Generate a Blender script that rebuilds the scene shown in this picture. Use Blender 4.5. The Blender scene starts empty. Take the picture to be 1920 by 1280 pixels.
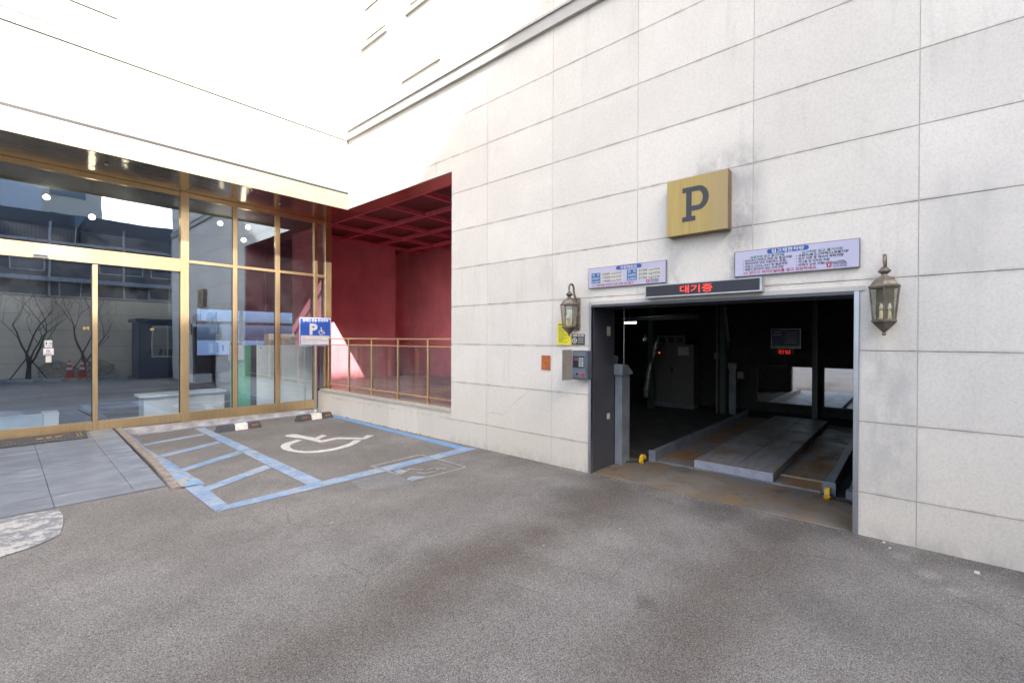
import bpy, bmesh, math, random
from mathutils import Vector, Matrix
random.seed(7)
S = bpy.context.scene
COL = S.collection

# ------------------------------------------------------------------ camera, world, sun, exposure
EYE = 1.65
cam = bpy.data.cameras.new('camera'); cam_o = bpy.data.objects.new('camera', cam); COL.objects.link(cam_o)
S.camera = cam_o
cam.lens = 16; cam.sensor_width = 36; cam.clip_start = 0.05; cam.clip_end = 2000
hd = math.radians(48.717); pit = -0.0048576; rol = 0.0037571
fw = Vector((math.sin(hd), math.cos(hd), 0)); rt = Vector((math.cos(hd), -math.sin(hd), 0)); up = Vector((0, 0, 1))
fw2 = fw*math.cos(pit) + up*math.sin(pit); up2 = up*math.cos(pit) - fw*math.sin(pit)
rt2 = rt*math.cos(rol) + up2*math.sin(rol); up3 = up2*math.cos(rol) - rt*math.sin(rol)
M = Matrix((rt2, up3, -fw2)).transposed().to_4x4(); M.translation = Vector((0, 0, EYE))
cam_o.matrix_world = M

SUN_DIR = Vector((0.414, 1.0, -0.688)).normalized()      # the way the light travels
world = bpy.data.worlds.new('World'); S.world = world; world.use_nodes = True
wn = world.node_tree.nodes; wl = world.node_tree.links
sky = wn.new('ShaderNodeTexSky'); sky.sky_type = 'NISHITA'; sky.sun_disc = False
sky.sun_elevation = math.asin(-SUN_DIR.z); sky.sun_rotation = math.atan2(-SUN_DIR.x, -SUN_DIR.y)
sky.air_density = 0.9; sky.dust_density = 4.0; sky.ozone_density = 1.0
bg = wn['Background']; wl.new(sky.outputs[0], bg.inputs[0]); bg.inputs[1].default_value = 0.15
sun = bpy.data.lights.new('sun', 'SUN'); sun.energy = 3.8; sun.angle = math.radians(0.3); sun.color = (1, 0.95, 0.87)
sun_o = bpy.data.objects.new('sun', sun); COL.objects.link(sun_o)
sun_o.rotation_euler = SUN_DIR.to_track_quat('-Z', 'Y').to_euler(); sun_o.location = (-10, -20, 20)
S.view_settings.view_transform = 'Standard'; S.view_settings.look = 'None'
S.view_settings.exposure = 2.22; S.view_settings.gamma = 1; S.view_settings.use_curve_mapping = False
S.cycles.max_bounces = 7; S.cycles.diffuse_bounces = 3; S.cycles.glossy_bounces = 4
S.cycles.transparent_max_bounces = 10; S.cycles.transmission_bounces = 6
S.cycles.caustics_reflective = False; S.cycles.caustics_refractive = False
S.cycles.sample_clamp_indirect = 6

# ------------------------------------------------------------------ node helpers
class NT:
    """small expression helper round a material's node tree"""
    def __init__(s, name):
        s.m = bpy.data.materials.new(name); s.m.use_nodes = True
        s.n = s.m.node_tree.nodes; s.l = s.m.node_tree.links
        s.b = s.n['Principled BSDF']; s.out = s.n['Material Output']
        s._pos = None; s.memo = {}
    def set(s, inp, v):
        if hasattr(v, 'links') or isinstance(v, bpy.types.NodeSocket): s.l.new(v, inp)
        else: inp.default_value = v
    def math(s, op, a, b=0.0, c=None, clamp=False):
        n = s.n.new('ShaderNodeMath'); n.operation = op; n.use_clamp = clamp
        s.set(n.inputs[0], a); s.set(n.inputs[1], b)
        if c is not None: s.set(n.inputs[2], c)
        return n.outputs[0]
    def pos(s):
        if s._pos is None:
            g = s.n.new('ShaderNodeNewGeometry'); s._p = g.outputs['Position']
            x = s.n.new('ShaderNodeSeparateXYZ'); s.l.new(s._p, x.inputs[0]); s._pos = x.outputs
        return s._pos
    def vec(s, scale=(1, 1, 1)):
        if scale in s.memo: return s.memo[scale]
        s.memo[scale] = v = s._vec(scale); return v
    def _vec(s, scale):
        s.pos(); n = s.n.new('ShaderNodeMapping'); n.inputs['Scale'].default_value = scale
        s.l.new(s._p, n.inputs[0]); return n.outputs[0]
    def noise(s, scale, detail=3, rough=0.55, vec=None, dist=0.0):
        k = (scale, detail, rough, id(vec) if vec is None else vec.node.name, dist)
        if k not in s.memo: s.memo[k] = s._noise(scale, detail, rough, vec, dist)
        return s.memo[k]
    def _noise(s, scale, detail, rough, vec, dist):
        n = s.n.new('ShaderNodeTexNoise'); n.inputs['Scale'].default_value = scale
        n.inputs['Detail'].default_value = detail; n.inputs['Roughness'].default_value = rough
        n.inputs['Distortion'].default_value = dist
        s.l.new(vec or s.vec(), n.inputs['Vector']); return n.outputs[0]
    def voro(s, scale, out='Distance', vec=None):
        k = ('v', scale)
        if vec is None and k in s.memo: return s.memo[k].outputs[out]
        n = s.memo[k] = s.n.new('ShaderNodeTexVoronoi'); n.inputs['Scale'].default_value = scale
        s.l.new(vec or s.vec(), n.inputs['Vector']); return n.outputs[out]
    def ss(s, v, a, b, lo=0.0, hi=1.0):
        n = s.n.new('ShaderNodeMapRange'); n.interpolation_type = 'SMOOTHSTEP'
        s.set(n.inputs[0], v); n.inputs[1].default_value = a; n.inputs[2].default_value = b
        n.inputs[3].default_value = lo; n.inputs[4].default_value = hi; return n.outputs[0]
    def mix(s, f, a, b, mode='MIX'):
        n = s.n.new('ShaderNodeMix'); n.data_type = 'RGBA'; n.blend_type = mode
        s.set(n.inputs[0], f)
        for i, v in ((6, a), (7, b)):
            if isinstance(v, tuple) and len(v) == 3: v = v + (1,)
            s.set(n.inputs[i], v)
        return n.outputs[2]
    def mul(s, c, f):   # colour times a scalar socket
        n = s.n.new('ShaderNodeVectorMath'); n.operation = 'SCALE'
        s.set(n.inputs[0], c); s.set(n.inputs['Scale'], f); return n.outputs[0]
    def rand(s):
        return s.n.new('ShaderNodeObjectInfo').outputs['Random']
    def bump(s, h, strength=0.3, dist=0.01):
        n = s.n.new('ShaderNodeBump'); n.inputs['Strength'].default_value = strength
        n.inputs['Distance'].default_value = dist; s.l.new(h, n.inputs['Height']); s.l.new(n.outputs[0], s.b.inputs['Normal'])
    def done(s, col=None, rough=0.6, metal=0.0, spec=0.5):
        if col is not None:
            if isinstance(col, tuple) and len(col) == 3: col = col + (1,)
            s.set(s.b.inputs['Base Color'], col)
        s.set(s.b.inputs['Roughness'], rough); s.set(s.b.inputs['Metallic'], metal)
        s.b.inputs['Specular IOR Level'].default_value = spec
        return s.m

def plain(name, col, rough=0.6, metal=0.0, var=0.12, scale=9.0, spec=0.5):
    t = NT(name); n = t.noise(scale, 4)
    f = t.ss(n, 0.3, 0.7, 1-var, 1+var)
    r = t.ss(t.noise(scale*4, 3), 0.3, 0.7, rough*0.85, min(1, rough*1.15))
    return t.done(t.mul(col, f), r, metal, spec)

def emit(name, col, strength):
    t = NT(name); t.b.inputs['Base Color'].default_value = (*col, 1)
    t.b.inputs['Emission Color'].default_value = (*col, 1); t.b.inputs['Emission Strength'].default_value = strength
    return t.m

# ------------------------------------------------------------------ mesh builder (all in world coordinates)
class MB:
    def __init__(s): s.v = []; s.f = []; s.smooth = set()
    def add(s, vs, fs, sm=False):
        o = len(s.v); s.v += [Vector(v) for v in vs]
        for f in fs:
            if sm: s.smooth.add(len(s.f))
            s.f.append(tuple(i+o for i in f))
        return s
    def box(s, x0, y0, z0, x1, y1, z1):
        x0, x1 = sorted((x0, x1)); y0, y1 = sorted((y0, y1)); z0, z1 = sorted((z0, z1))
        return s.add([(x0,y0,z0),(x1,y0,z0),(x1,y1,z0),(x0,y1,z0),(x0,y0,z1),(x1,y0,z1),(x1,y1,z1),(x0,y1,z1)],
                     [(0,3,2,1),(4,5,6,7),(0,1,5,4),(1,2,6,5),(2,3,7,6),(3,0,4,7)])
    def obox(s, o, ax, ay, az):
        """box from corner o along three edge vectors"""
        o, ax, ay, az = map(Vector, (o, ax, ay, az))
        if ax.cross(ay).dot(az) < 0: o = o+az; az = -az
        v = [o, o+ax, o+ax+ay, o+ay]; v += [p+az for p in v]
        return s.add(v, [(0,3,2,1),(4,5,6,7),(0,1,5,4),(1,2,6,5),(2,3,7,6),(3,0,4,7)])
    def tube(s, path, r, n=8, caps=True):
        P = [Vector(p) for p in path]; R = r if isinstance(r, (list, tuple)) else [r]*len(P)
        rings = []; prev = None
        for i, p in enumerate(P):
            d = (P[min(i+1, len(P)-1)] - P[max(i-1, 0)]).normalized()
            if prev is None:
                a = d.orthogonal().normalized()
            else:
                a = (prev - d*prev.dot(d)).normalized()
            prev = a; b = d.cross(a)
            rings.append([p + (a*math.cos(2*math.pi*k/n) + b*math.sin(2*math.pi*k/n))*R[i] for k in range(n)])
        vs = [v for r_ in rings for v in r_]; fs = []
        for i in range(len(P)-1):
            for k in range(n):
                fs.append((i*n+k, i*n+(k+1) % n, (i+1)*n+(k+1) % n, (i+1)*n+k))
        s.add(vs, fs, n > 4)
        if caps and R[0] > 0.0015:
            s.add(rings[0], [tuple(reversed(range(n)))]); s.add(rings[-1], [tuple(range(n))])
        return s
    def lathe(s, c, prof, n=16, rot=0.0, smooth=True):
        """profile of (radius, z) about the vertical through c"""
        vs = []; fs = []
        for r, z in prof:
            for k in range(n):
                a = 2*math.pi*k/n + rot; vs.append((c[0]+r*math.cos(a), c[1]+r*math.sin(a), c[2]+z))
        for i in range(len(prof)-1):
            for k in range(n):
                fs.append((i*n+k, i*n+(k+1) % n, (i+1)*n+(k+1) % n, (i+1)*n+k))
        fs.append(tuple(reversed(range(n)))); fs.append(tuple((len(prof)-1)*n+k for k in range(n)))
        return s.add(vs, fs, smooth)
    def prism(s, pts, d):
        """polygon of 3-D points extruded by the vector d"""
        P = [Vector(p) for p in pts]; d = Vector(d); n = len(P)
        nrm = Vector((0, 0, 0))
        for i in range(n): nrm += P[i].cross(P[(i+1) % n])
        if nrm.dot(d) > 0: P.reverse()
        s.add(P + [p+d for p in P], [tuple(range(n)), tuple(reversed(range(n, 2*n)))] + [(i, i+n, (i+1) % n+n, (i+1) % n) for i in range(n)])
        return s
    def poly(s, pts): return s.add(pts, [tuple(range(len(pts)))])
    def build(s, name, mat, parent=None, bevel=0.0, **props):
        org = root_loc(parent) if parent is not None else props.pop('origin', Vector((0, 0, 0)))
        org = Vector(org)
        me = bpy.data.meshes.new(name); me.from_pydata([v-org for v in s.v], [], s.f)
        if s.smooth:
            for i in s.smooth: me.polygons[i].use_smooth = True
        me.update()
        if bevel:
            bm = bmesh.new(); bm.from_mesh(me)
            bmesh.ops.remove_doubles(bm, verts=bm.verts, dist=1e-5)
            ed = [e for e in bm.edges if len(e.link_faces) == 2 and e.calc_face_angle() > 0.5]
            bmesh.ops.bevel(bm, geom=ed, offset=bevel, segments=1, affect='EDGES', clamp_overlap=True)
            bm.to_mesh(me); bm.free()
        me.materials.append(mat)
        o = bpy.data.objects.new(name, me); COL.objects.link(o)
        if parent is not None: o.parent = parent
        else: o.location = org
        for k, v in props.items(): o[k] = v
        return o

def root_loc(o):
    while o.parent is not None: o = o.parent
    return o.location.copy()

def thing(name, loc, label, cat, group=None):
    o = bpy.data.objects.new(name, None); o.empty_display_size = 0.1; COL.objects.link(o); o.location = loc
    o['label'] = label; o['category'] = cat
    if group: o['group'] = group
    return o

def tag(o, label, cat, group=None):
    o['label'] = label; o['category'] = cat
    if group: o['group'] = group
    return o

def copy_tree(o, loc=None, parent=None):
    c = o.copy(); COL.objects.link(c)
    if parent is not None: c.parent = parent
    if loc is not None: c.location = loc
    for ch in list(o.children): copy_tree(ch, None, c)
    return c

def instance(mesh_obj, name, loc, parent):
    o = bpy.data.objects.new(name, mesh_obj.data); COL.objects.link(o); o.parent = parent; o.location = loc; return o

# lettering: meshes made from the built-in font, flat print slightly proud of the sign
def text(name, body, mat, parent, origin, xd, yd, size, align='LEFT', bold=0.0, width=None, depth=0.0008, space=1.0):
    me0 = bpy.data.meshes.new(name); t = bpy.data.objects.new(name, me0); COL.objects.link(t); t.parent = parent
    TEXTS.append((t, body, mat, Vector(origin) - root_loc(parent), Vector(xd).normalized(), Vector(yd).normalized(), size, align, bold, width, depth, space))
    return t
TEXTS = []
def set_texts():
    """turns all lettering into meshes in one go, in a scene of its own"""
    sc_ = bpy.data.scenes.new('lettering_workshop'); tmp = []
    for a in TEXTS:
        cu = bpy.data.curves.new('lettering', 'FONT'); cu.body = a[1]; cu.size = a[6]; cu.align_x = a[7]; cu.align_y = 'BOTTOM_BASELINE'
        cu.offset = a[8]*a[6]; cu.space_character = a[11]; cu.resolution_u = 3; cu.extrude = a[10]/2
        o = bpy.data.objects.new('lettering', cu); sc_.collection.objects.link(o); tmp.append(o)
    vl_ = sc_.view_layers[0]; vl_.update()
    with bpy.context.temp_override(scene=sc_, view_layer=vl_): dg = bpy.context.evaluated_depsgraph_get()
    for a, o in zip(TEXTS, tmp):
        me = bpy.data.meshes.new_from_object(o.evaluated_get(dg)); t, width = a[0], a[9]
        zd = a[4].cross(a[5]); sx = 1.0
        if width and len(me.vertices):
            xs = [v.co.x for v in me.vertices]; sx = width/(max(xs)-min(xs))
        for v in me.vertices:
            c = v.co.copy(); v.co = a[3] + a[4]*(c.x*sx) + a[5]*c.y + zd*c.z
        me.materials.clear(); me.materials.append(a[2]); t.data = me
    for o in tmp: cu = o.data; bpy.data.objects.remove(o); bpy.data.curves.remove(cu)
    bpy.data.scenes.remove(sc_)
# ------------------------------------------------------------------ materials
W = 4.859            # face of the right-hand wall
FY = 10.1            # face of the shop glazing
AY = 8.81            # face of the wall above the entrance
ZJ = 0.366           # first horizontal stone joint

def asphalt_colour(t):
    x, y, z = t.pos()[0], t.pos()[1], t.pos()[2]
    v = t.vec()
    nz = t.n.new('ShaderNodeTexNoise'); nz.inputs['Scale'].default_value = 26; t.l.new(v, nz.inputs['Vector'])
    cells = t.voro(250, 'Color'); sep = t.n.new('ShaderNodeSeparateColor'); t.l.new(cells, sep.inputs[0])
    grain = t.ss(sep.outputs[0], 0.0, 1.0, 0.50, 1.52)
    bright = t.ss(t.voro(48, 'Distance'), 0.10, 0.17, 1.0, 0.0)
    pick = t.n.new('ShaderNodeSeparateColor'); t.l.new(t.voro(48, 'Color'), pick.inputs[0])
    bright = t.math('MULTIPLY', bright, t.ss(pick.outputs[1], 0.80, 0.9))
    pits = t.ss(t.noise(110, 3, 0.7), 0.38, 0.52, 0.60, 1.0)
    base = t.mix(t.ss(t.noise(0.7, 4, 0.6), 0.35, 0.65), (0.158, 0.149, 0.138), (0.202, 0.193, 0.180))
    base = t.mix(t.ss(t.noise(2.6, 5, 0.65), 0.42, 0.72, 0, 0.6), base, (0.135, 0.127, 0.120))
    # tyre tracks that run out of the parking bay, brown and dusty
    wob = t.math('MULTIPLY', t.math('SUBTRACT', t.noise(0.9, 2), 0.5), 0.5)
    along = t.math('MULTIPLY', t.ss(x, -0.8, 2.2), t.ss(x, 4.86, 4.5, 0.55, 1))
    def band(yc, w, s_):
        d = t.math('ABSOLUTE', t.math('SUBTRACT', t.math('ADD', y, wob), yc))
        return t.math('MULTIPLY', t.math('MULTIPLY', t.ss(d, w, 0.02, 0, 1), along), t.ss(t.noise(2.2, 4), 0.3, 0.6, 0.5*s_, s_))
    base = t.mix(band(2.38, 0.55, 0.85), base, (0.100, 0.084, 0.071))
    base = t.mix(band(0.90, 0.55, 0.72), base, (0.100, 0.085, 0.073))
    def spot(cx, cy, r, s_, c, sc=7.0, prev=None):
        dx = t.math('SUBTRACT', x, cx); dy = t.math('SUBTRACT', y, cy)
        d = t.math('SQRT', t.math('ADD', t.math('MULTIPLY', dx, dx), t.math('MULTIPLY', dy, dy)))
        d = t.math('ADD', d, t.math('MULTIPLY', t.math('SUBTRACT', t.noise(sc, 4, 0.65), 0.5), r*1.1))
        return t.mix(t.math('MULTIPLY', t.ss(d, r, r*0.25), s_), prev, c)
    dk = (0.082, 0.076, 0.071)
    for cx, cy, r, s_ in ((4.05, 2.75, 0.36, .45), (4.58, 1.37, 0.42, .6), (3.34, 0.40, 0.34, .3), (1.9, 3.5, 0.26, .25),
                          (2.0, 3.05, 0.30, .28), (2.25, 2.75, 0.26, .28), (2.7, 1.25, 0.10, .6), (1.0, 2.2, .3, .25), (4.4, 0.9, .3, .5)):
        base = spot(cx, cy, r, s_, dk, prev=base)
    # worn pale scrapes
    for cx, cy, r, s_ in ((4.55, 6.2, 0.42, .35), (4.60, 0.05, 0.12, .5), (4.36, -0.10, 0.11, .5), (4.17, -0.22, 0.10, .45)):
        base = spot(cx, cy, r, s_, (0.30, 0.28, 0.26), 12.0, prev=base)
    dirt = t.math('MULTIPLY', t.ss(x, 4.3, 4.86), t.ss(y, 5.6, 4.6))
    base = t.mix(t.math('MULTIPLY', dirt, t.ss(t.noise(2.2, 4), 0.35, 0.6, 0.15, 0.75)), base, (0.088, 0.080, 0.072))
    # fine crazing
    cr = t.voro(1.6, 'Distance'); n = t.n.new('ShaderNodeTexVoronoi'); n.feature = 'DISTANCE_TO_EDGE'; n.inputs['Scale'].default_value = 1.1
    mp = t.n.new('ShaderNodeVectorMath'); mp.operation = 'MULTIPLY_ADD'; t.l.new(nz.outputs['Color'], mp.inputs[0]); mp.inputs[1].default_value = (0.05, 0.05, 0); t.l.new(v, mp.inputs[2])
    t.l.new(mp.outputs[0], n.inputs['Vector'])
    crack = t.math('MULTIPLY', t.ss(n.outputs['Distance'], 0.004, 0.0015), t.ss(t.noise(0.8, 2), 0.5, 0.6, 0, 0.45))
    base = t.mix(crack, base, (0.05, 0.047, 0.045))
    c = t.mul(t.mul(base, 1.16), t.math('MULTIPLY', grain, pits))
    c = t.mix(t.math('MULTIPLY', bright, 0.75), c, (0.46, 0.45, 0.43))
    h = t.math('ADD', t.math('MULTIPLY', sep.outputs[0], 0.5), t.noise(85, 3, 0.7))
    return c, h, sep.outputs[0]

def make_asphalt():
    t = NT('asphalt'); c, h, _ = asphalt_colour(t); t.bump(h, 0.6, 0.006); return t.done(c, 0.86, 0, 0.3)
M_ASPHALT = make_asphalt()

def make_paint(name, col, wear=0.5, alt=None):
    """road paint worn through to the asphalt"""
    t = NT(name); c, h, cell = asphalt_colour(t)
    w = t.math('ADD', t.math('MULTIPLY', t.noise(5, 4, 0.7), 0.55), t.math('MULTIPLY', cell, 0.45))
    k = t.ss(w, wear-0.05, wear+0.07, 1.0, 0.0)
    pc = t.mul(col, t.ss(t.noise(14, 4), 0.25, 0.75, 0.82, 1.12))
    if alt: pc = t.mix(t.ss(t.noise(3.5, 3), 0.42, 0.6), pc, alt)
    pc = t.mul(pc, t.ss(cell, 0, 1, 0.82, 1.08))
    t.bump(h, 0.45, 0.005)
    return t.done(t.mix(k, c, pc), 0.7, 0, 0.4)
M_BLUE = make_paint('blue_road_paint', (0.205, 0.345, 0.55), 0.59, (0.33, 0.43, 0.56))
M_BLUE_FRESH = make_paint('bright_blue_road_paint', (0.135, 0.31, 0.57), 0.66)
M_BLUE_WORN = make_paint('worn_blue_road_paint', (0.24, 0.35, 0.55), 0.53, (0.40, 0.46, 0.58))
M_WHITEP = make_paint('white_road_paint', (0.62, 0.61, 0.58), 0.74)
M_WHITE_WORN = make_paint('faded_white_road_paint', (0.40, 0.40, 0.385), 0.45)
M_GREYP = make_paint('grey_paint_cover', (0.155, 0.165, 0.18), 0.52)

def make_mortar():
    t = NT('mortar_with_blue_paint')
    n = t.noise(5.5, 5, 0.7); y = t.pos()[1]
    c = t.mix(t.ss(t.noise(40, 3), 0.3, 0.7), (0.34, 0.31, 0.27), (0.46, 0.43, 0.38))
    c = t.mix(t.ss(n, 0.43, 0.5), c, (0.22, 0.345, 0.52))
    c = t.mix(t.ss(t.noise(11, 5, 0.7), 0.55, 0.65, 0, 0.7), c, (0.20, 0.18, 0.165))
    t.bump(t.noise(22, 5, 0.7), 0.8, 0.02); return t.done(c, 0.85)
M_MORTAR = make_mortar()

def make_cement():
    t = NT('pale_cement')
    n = t.noise(5, 7, 0.75, t.vec((1, 1.3, 1)))
    c = t.mix(t.ss(n, 0.45, 0.55), (0.20, 0.205, 0.22), (0.44, 0.43, 0.40))
    c = t.mul(c, t.ss(t.noise(90, 3, 0.7), 0.3, 0.7, 0.7, 1.2))
    t.bump(t.noise(40, 5, 0.7), 0.7, 0.01); return t.done(c, 0.85)
M_CEMENT = make_cement()

def make_stone(name, base=(0.660, 0.630, 0.577), dirt=1.0, joints=True):
    t = NT(name); x, y, z = t.pos()[0], t.pos()[1], t.pos()[2]
    c = t.mix(t.ss(t.noise(1.1, 4, 0.6), 0.35, 0.65), tuple(b*0.955 for b in base), tuple(min(1, b*1.02) for b in base))
    # warmer and darker towards the bottom
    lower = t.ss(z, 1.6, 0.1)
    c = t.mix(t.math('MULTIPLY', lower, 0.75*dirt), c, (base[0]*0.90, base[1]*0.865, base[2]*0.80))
    c = t.mul(c, t.ss(t.rand(), 0, 1, 0.945, 1.03))
    # fine speckle and pits
    c = t.mul(c, t.ss(t.noise(55, 4, 0.75), 0.28, 0.62, 0.89, 1.035))
    pit = t.ss(t.voro(26, 'Distance'), 0.085, 0.045, 0, 1)
    pk = t.n.new('ShaderNodeSeparateColor'); t.l.new(t.voro(26, 'Color'), pk.inputs[0])
    zone = t.math('ADD', t.ss(y, 1.2, -0.6, 0.15, 0.6), t.math('MULTIPLY', lower, 0.25))
    c = t.mix(t.math('MULTIPLY', t.math('MULTIPLY', pit, t.ss(pk.outputs[0], 0.6, 0.75)), zone), c, (0.22, 0.20, 0.18))
    # streaks of dirt running down
    st = t.noise(7, 5, 0.6, t.vec((1, 1, 0.09)))
    blot = t.noise(0.9, 3, 0.5)
    c = t.mix(t.math('MULTIPLY', t.math('MULTIPLY', t.ss(st, 0.5, 0.72), t.ss(blot, 0.42, 0.62)), 0.22*dirt), c, (0.33, 0.315, 0.30))
    # grime either side of every horizontal joint
    fr = t.math('FRACT', t.math('DIVIDE', t.math('SUBTRACT', z, ZJ), 0.6))
    dj = t.math('MINIMUM', fr, t.math('SUBTRACT', 1.0, fr))
    gr = t.math('MULTIPLY', t.ss(dj, 0.055, 0.0), t.ss(t.noise(4.5, 5, 0.65, t.vec((1, 1, 0.3))), 0.42, 0.66, 0.05, 0.55))
    if joints: c = t.mix(t.math('MULTIPLY', gr, dirt), c, (0.36, 0.33, 0.29))
    # grey soot round the P box and right of the bay
    def patch(y0, y1, z0, z1, s_, col, sc=5.0):
        m = t.math('MULTIPLY', t.math('MULTIPLY', t.ss(y, y0-0.12, y0+0.1), t.ss(y, y1+0.12, y1-0.1)),
                   t.math('MULTIPLY', t.ss(z, z0-0.15, z0+0.12), t.ss(z, z1+0.15, z1-0.12)))
        nz = t.ss(t.noise(sc, 5, 0.65, t.vec((1, 1, 0.55))), 0.32, 0.66)
        return t.mix(t.math('MULTIPLY', t.math('MULTIPLY', m, nz), s_*dirt), c, col)
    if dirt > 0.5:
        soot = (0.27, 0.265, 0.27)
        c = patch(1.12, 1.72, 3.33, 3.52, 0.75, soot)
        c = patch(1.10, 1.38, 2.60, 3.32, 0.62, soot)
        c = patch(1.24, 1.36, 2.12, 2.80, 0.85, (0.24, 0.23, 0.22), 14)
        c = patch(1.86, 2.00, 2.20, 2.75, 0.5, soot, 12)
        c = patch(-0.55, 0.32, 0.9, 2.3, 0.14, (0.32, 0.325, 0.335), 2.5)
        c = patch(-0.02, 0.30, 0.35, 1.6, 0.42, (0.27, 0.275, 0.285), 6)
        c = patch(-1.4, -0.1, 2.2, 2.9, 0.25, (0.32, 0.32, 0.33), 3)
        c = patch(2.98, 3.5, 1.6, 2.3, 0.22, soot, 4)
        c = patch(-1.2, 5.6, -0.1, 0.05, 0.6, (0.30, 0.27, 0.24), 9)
    t.bump(t.noise(120, 4, 0.7), 0.12, 0.002)
    return t.done(c, t.ss(t.noise(20, 3), 0.3, 0.7, 0.55, 0.75), 0, 0.4)
M_STONE = make_stone('limestone_panel')
M_STONE_FACADE = make_stone('dimmed_facade_limestone', (0.29, 0.28, 0.258), 0.6)  # same stone, darkened so the sunlit facade bounces less light
M_STONE_CAP = make_stone('limestone_cap', (0.46, 0.44, 0.40), 0.6, False)
M_TRIM = make_stone('limestone_trim', (0.46, 0.445, 0.42), 0.6, False)
M_SEAL_V = plain('pale_sealant', (0.44, 0.415, 0.36), 0.8, var=0.15, scale=5)
def make_seal():
    t = NT('dirty_joint'); n = t.noise(3.0, 5, 0.65)
    return t.done(t.mix(t.ss(n, 0.40, 0.62), (0.42, 0.37, 0.29), (0.17, 0.145, 0.11)), 0.85)
M_SEAL_H = make_seal()
M_CORE = plain('render_wall', (0.5, 0.49, 0.47), 0.85)
M_CRACK = plain('crack_dark', (0.17, 0.15, 0.13), 0.9)

def make_brushed(name, col, rough, bumpy=0.0, stretch=(1, 1, 0.02), var=0.10, aniso=0.0, wave=False):
    t = NT(name)
    n = t.noise(160, 3, 0.6, t.vec(stretch)); w = t.noise(2.5, 3, 0.5)
    c = t.mul(col, t.math('MULTIPLY', t.ss(n, 0.3, 0.7, 1-var, 1+var), t.ss(w, 0.3, 0.7, 0.97, 1.03)))
    r = t.ss(t.noise(1.5, 3, 0.5), 0.3, 0.7, rough*0.94, rough*1.08)
    if bumpy: t.bump(t.noise(3.0, 2, 0.4), bumpy, 0.03)
    if wave: t.bump(t.math('ADD', t.noise(60, 2, 0.5, t.vec((0.02, 1, 1))), t.math('MULTIPLY', t.noise(1.6, 1, 0.4), 1.2)), 0.35, 0.010)
    t.b.inputs['Anisotropic'].default_value = aniso
    return t.done(c, r, 1.0)
M_GOLD = make_brushed('brushed_brass', (0.76, 0.575, 0.335), 0.34)
M_GOLD_FASCIA = make_brushed('polished_brass_fascia', (0.50, 0.42, 0.285), 0.40, 0.0, (0.02, 1, 1))
M_SOFFIT = make_brushed('mirror_bronze_soffit', (0.62, 0.51, 0.39), 0.11, 0.0, (1, 0.03, 1), 0.05, wave=True)
M_STEEL = make_brushed('brushed_steel', (0.42, 0.44, 0.48), 0.36)
M_STEEL_DARK = plain('dark_steel_panel', (0.070, 0.074, 0.09), 0.34, 0.3, 0.08, 3)
M_ALU = plain('grey_aluminium_frame', (0.42, 0.43, 0.46), 0.4, 0.6)
M_PBOX = plain('gold_sign_panel', (0.42, 0.30, 0.11), 0.42, 0.35, 0.05, 3)
M_CHAR = plain('charcoal_letter', (0.028, 0.030, 0.038), 0.45)
M_BLACK = plain('black_plastic', (0.018, 0.018, 0.02), 0.45)
M_RUBBER = plain('dark_grey_rubber', (0.052, 0.056, 0.066), 0.7, var=0.25, scale=12)
M_WHITE = plain('white_enamel', (0.74, 0.74, 0.73), 0.4)
M_STOPW = plain('scuffed_white_paint', (0.62, 0.61, 0.57), 0.6, var=0.18, scale=18)
M_ORANGE = plain('orange_reflector', (0.24, 0.09, 0.03), 0.35)
M_YEL = plain('yellow_painted_steel', (0.72, 0.42, 0.015), 0.4, var=0.25, scale=14)
M_YELPAPER = plain('yellow_notice', (0.80, 0.70, 0.03), 0.5, var=0.04)
M_GREYSTEEL = plain('grey_painted_steel', (0.17, 0.19, 0.215), 0.5, var=0.2, scale=5)
M_BRONZE = plain('weathered_bronze', (0.165, 0.142, 0.115), 0.5, 0.55, 0.35, 14)
M_SIGN = plain('lavender_sign_board', (0.43, 0.42, 0.56), 0.35, var=0.03, scale=3)
M_SIGNEDGE = plain('sign_edge', (0.16, 0.16, 0.17), 0.5)
M_PRINT_BLUE = plain('blue_print', (0.012, 0.075, 0.30), 0.4, var=0.03)
M_PRINT_CYAN = plain('cyan_blue_print', (0.006, 0.11, 0.30), 0.4, var=0.03)
M_PRINT_WHITE = plain('white_print', (0.56, 0.56, 0.58), 0.4, var=0.02)
M_PRINT_BLACK = plain('black_print', (0.03, 0.03, 0.035), 0.5, var=0.02)
M_PRINT_RED = plain('red_print', (0.38, 0.012, 0.04), 0.5, var=0.02)
M_PRINT_GREEN = plain('green_print', (0.01, 0.15, 0.07), 0.5, var=0.02)
M_SIGNBLUE = plain('blue_parking_sign', (0.022, 0.085, 0.38), 0.35, var=0.03)
M_PAPER = plain('white_paper', (0.50, 0.49, 0.455), 0.7, var=0.04)
M_COPPER = plain('orange_access_plate', (0.42, 0.125, 0.035), 0.45, 0.2, 0.15, 20)
M_RED = None
def make_red(name, col, dirt=0.3):
    t = NT(name); z = t.pos()[2]
    c = t.mul(col, t.math('MULTIPLY', t.ss(t.noise(1.2, 4, 0.6), 0.3, 0.7, 0.88, 1.1), t.ss(t.noise(5, 3, 0.6, t.vec((1, 1, 0.15))), 0.3, 0.7, 0.98, 1.02)))
    c = t.mix(t.math('MULTIPLY', t.ss(z, 1.3, 0.5), t.ss(t.noise(3, 4), 0.35, 0.65, 0, dirt)), c, (0.32, 0.12, 0.12))
    t.bump(t.noise(60, 4, 0.6), 0.15, 0.004); return t.done(c, 0.6, 0, 0.35)
M_RED = make_red('red_painted_wall', (0.76, 0.26, 0.30))
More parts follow.
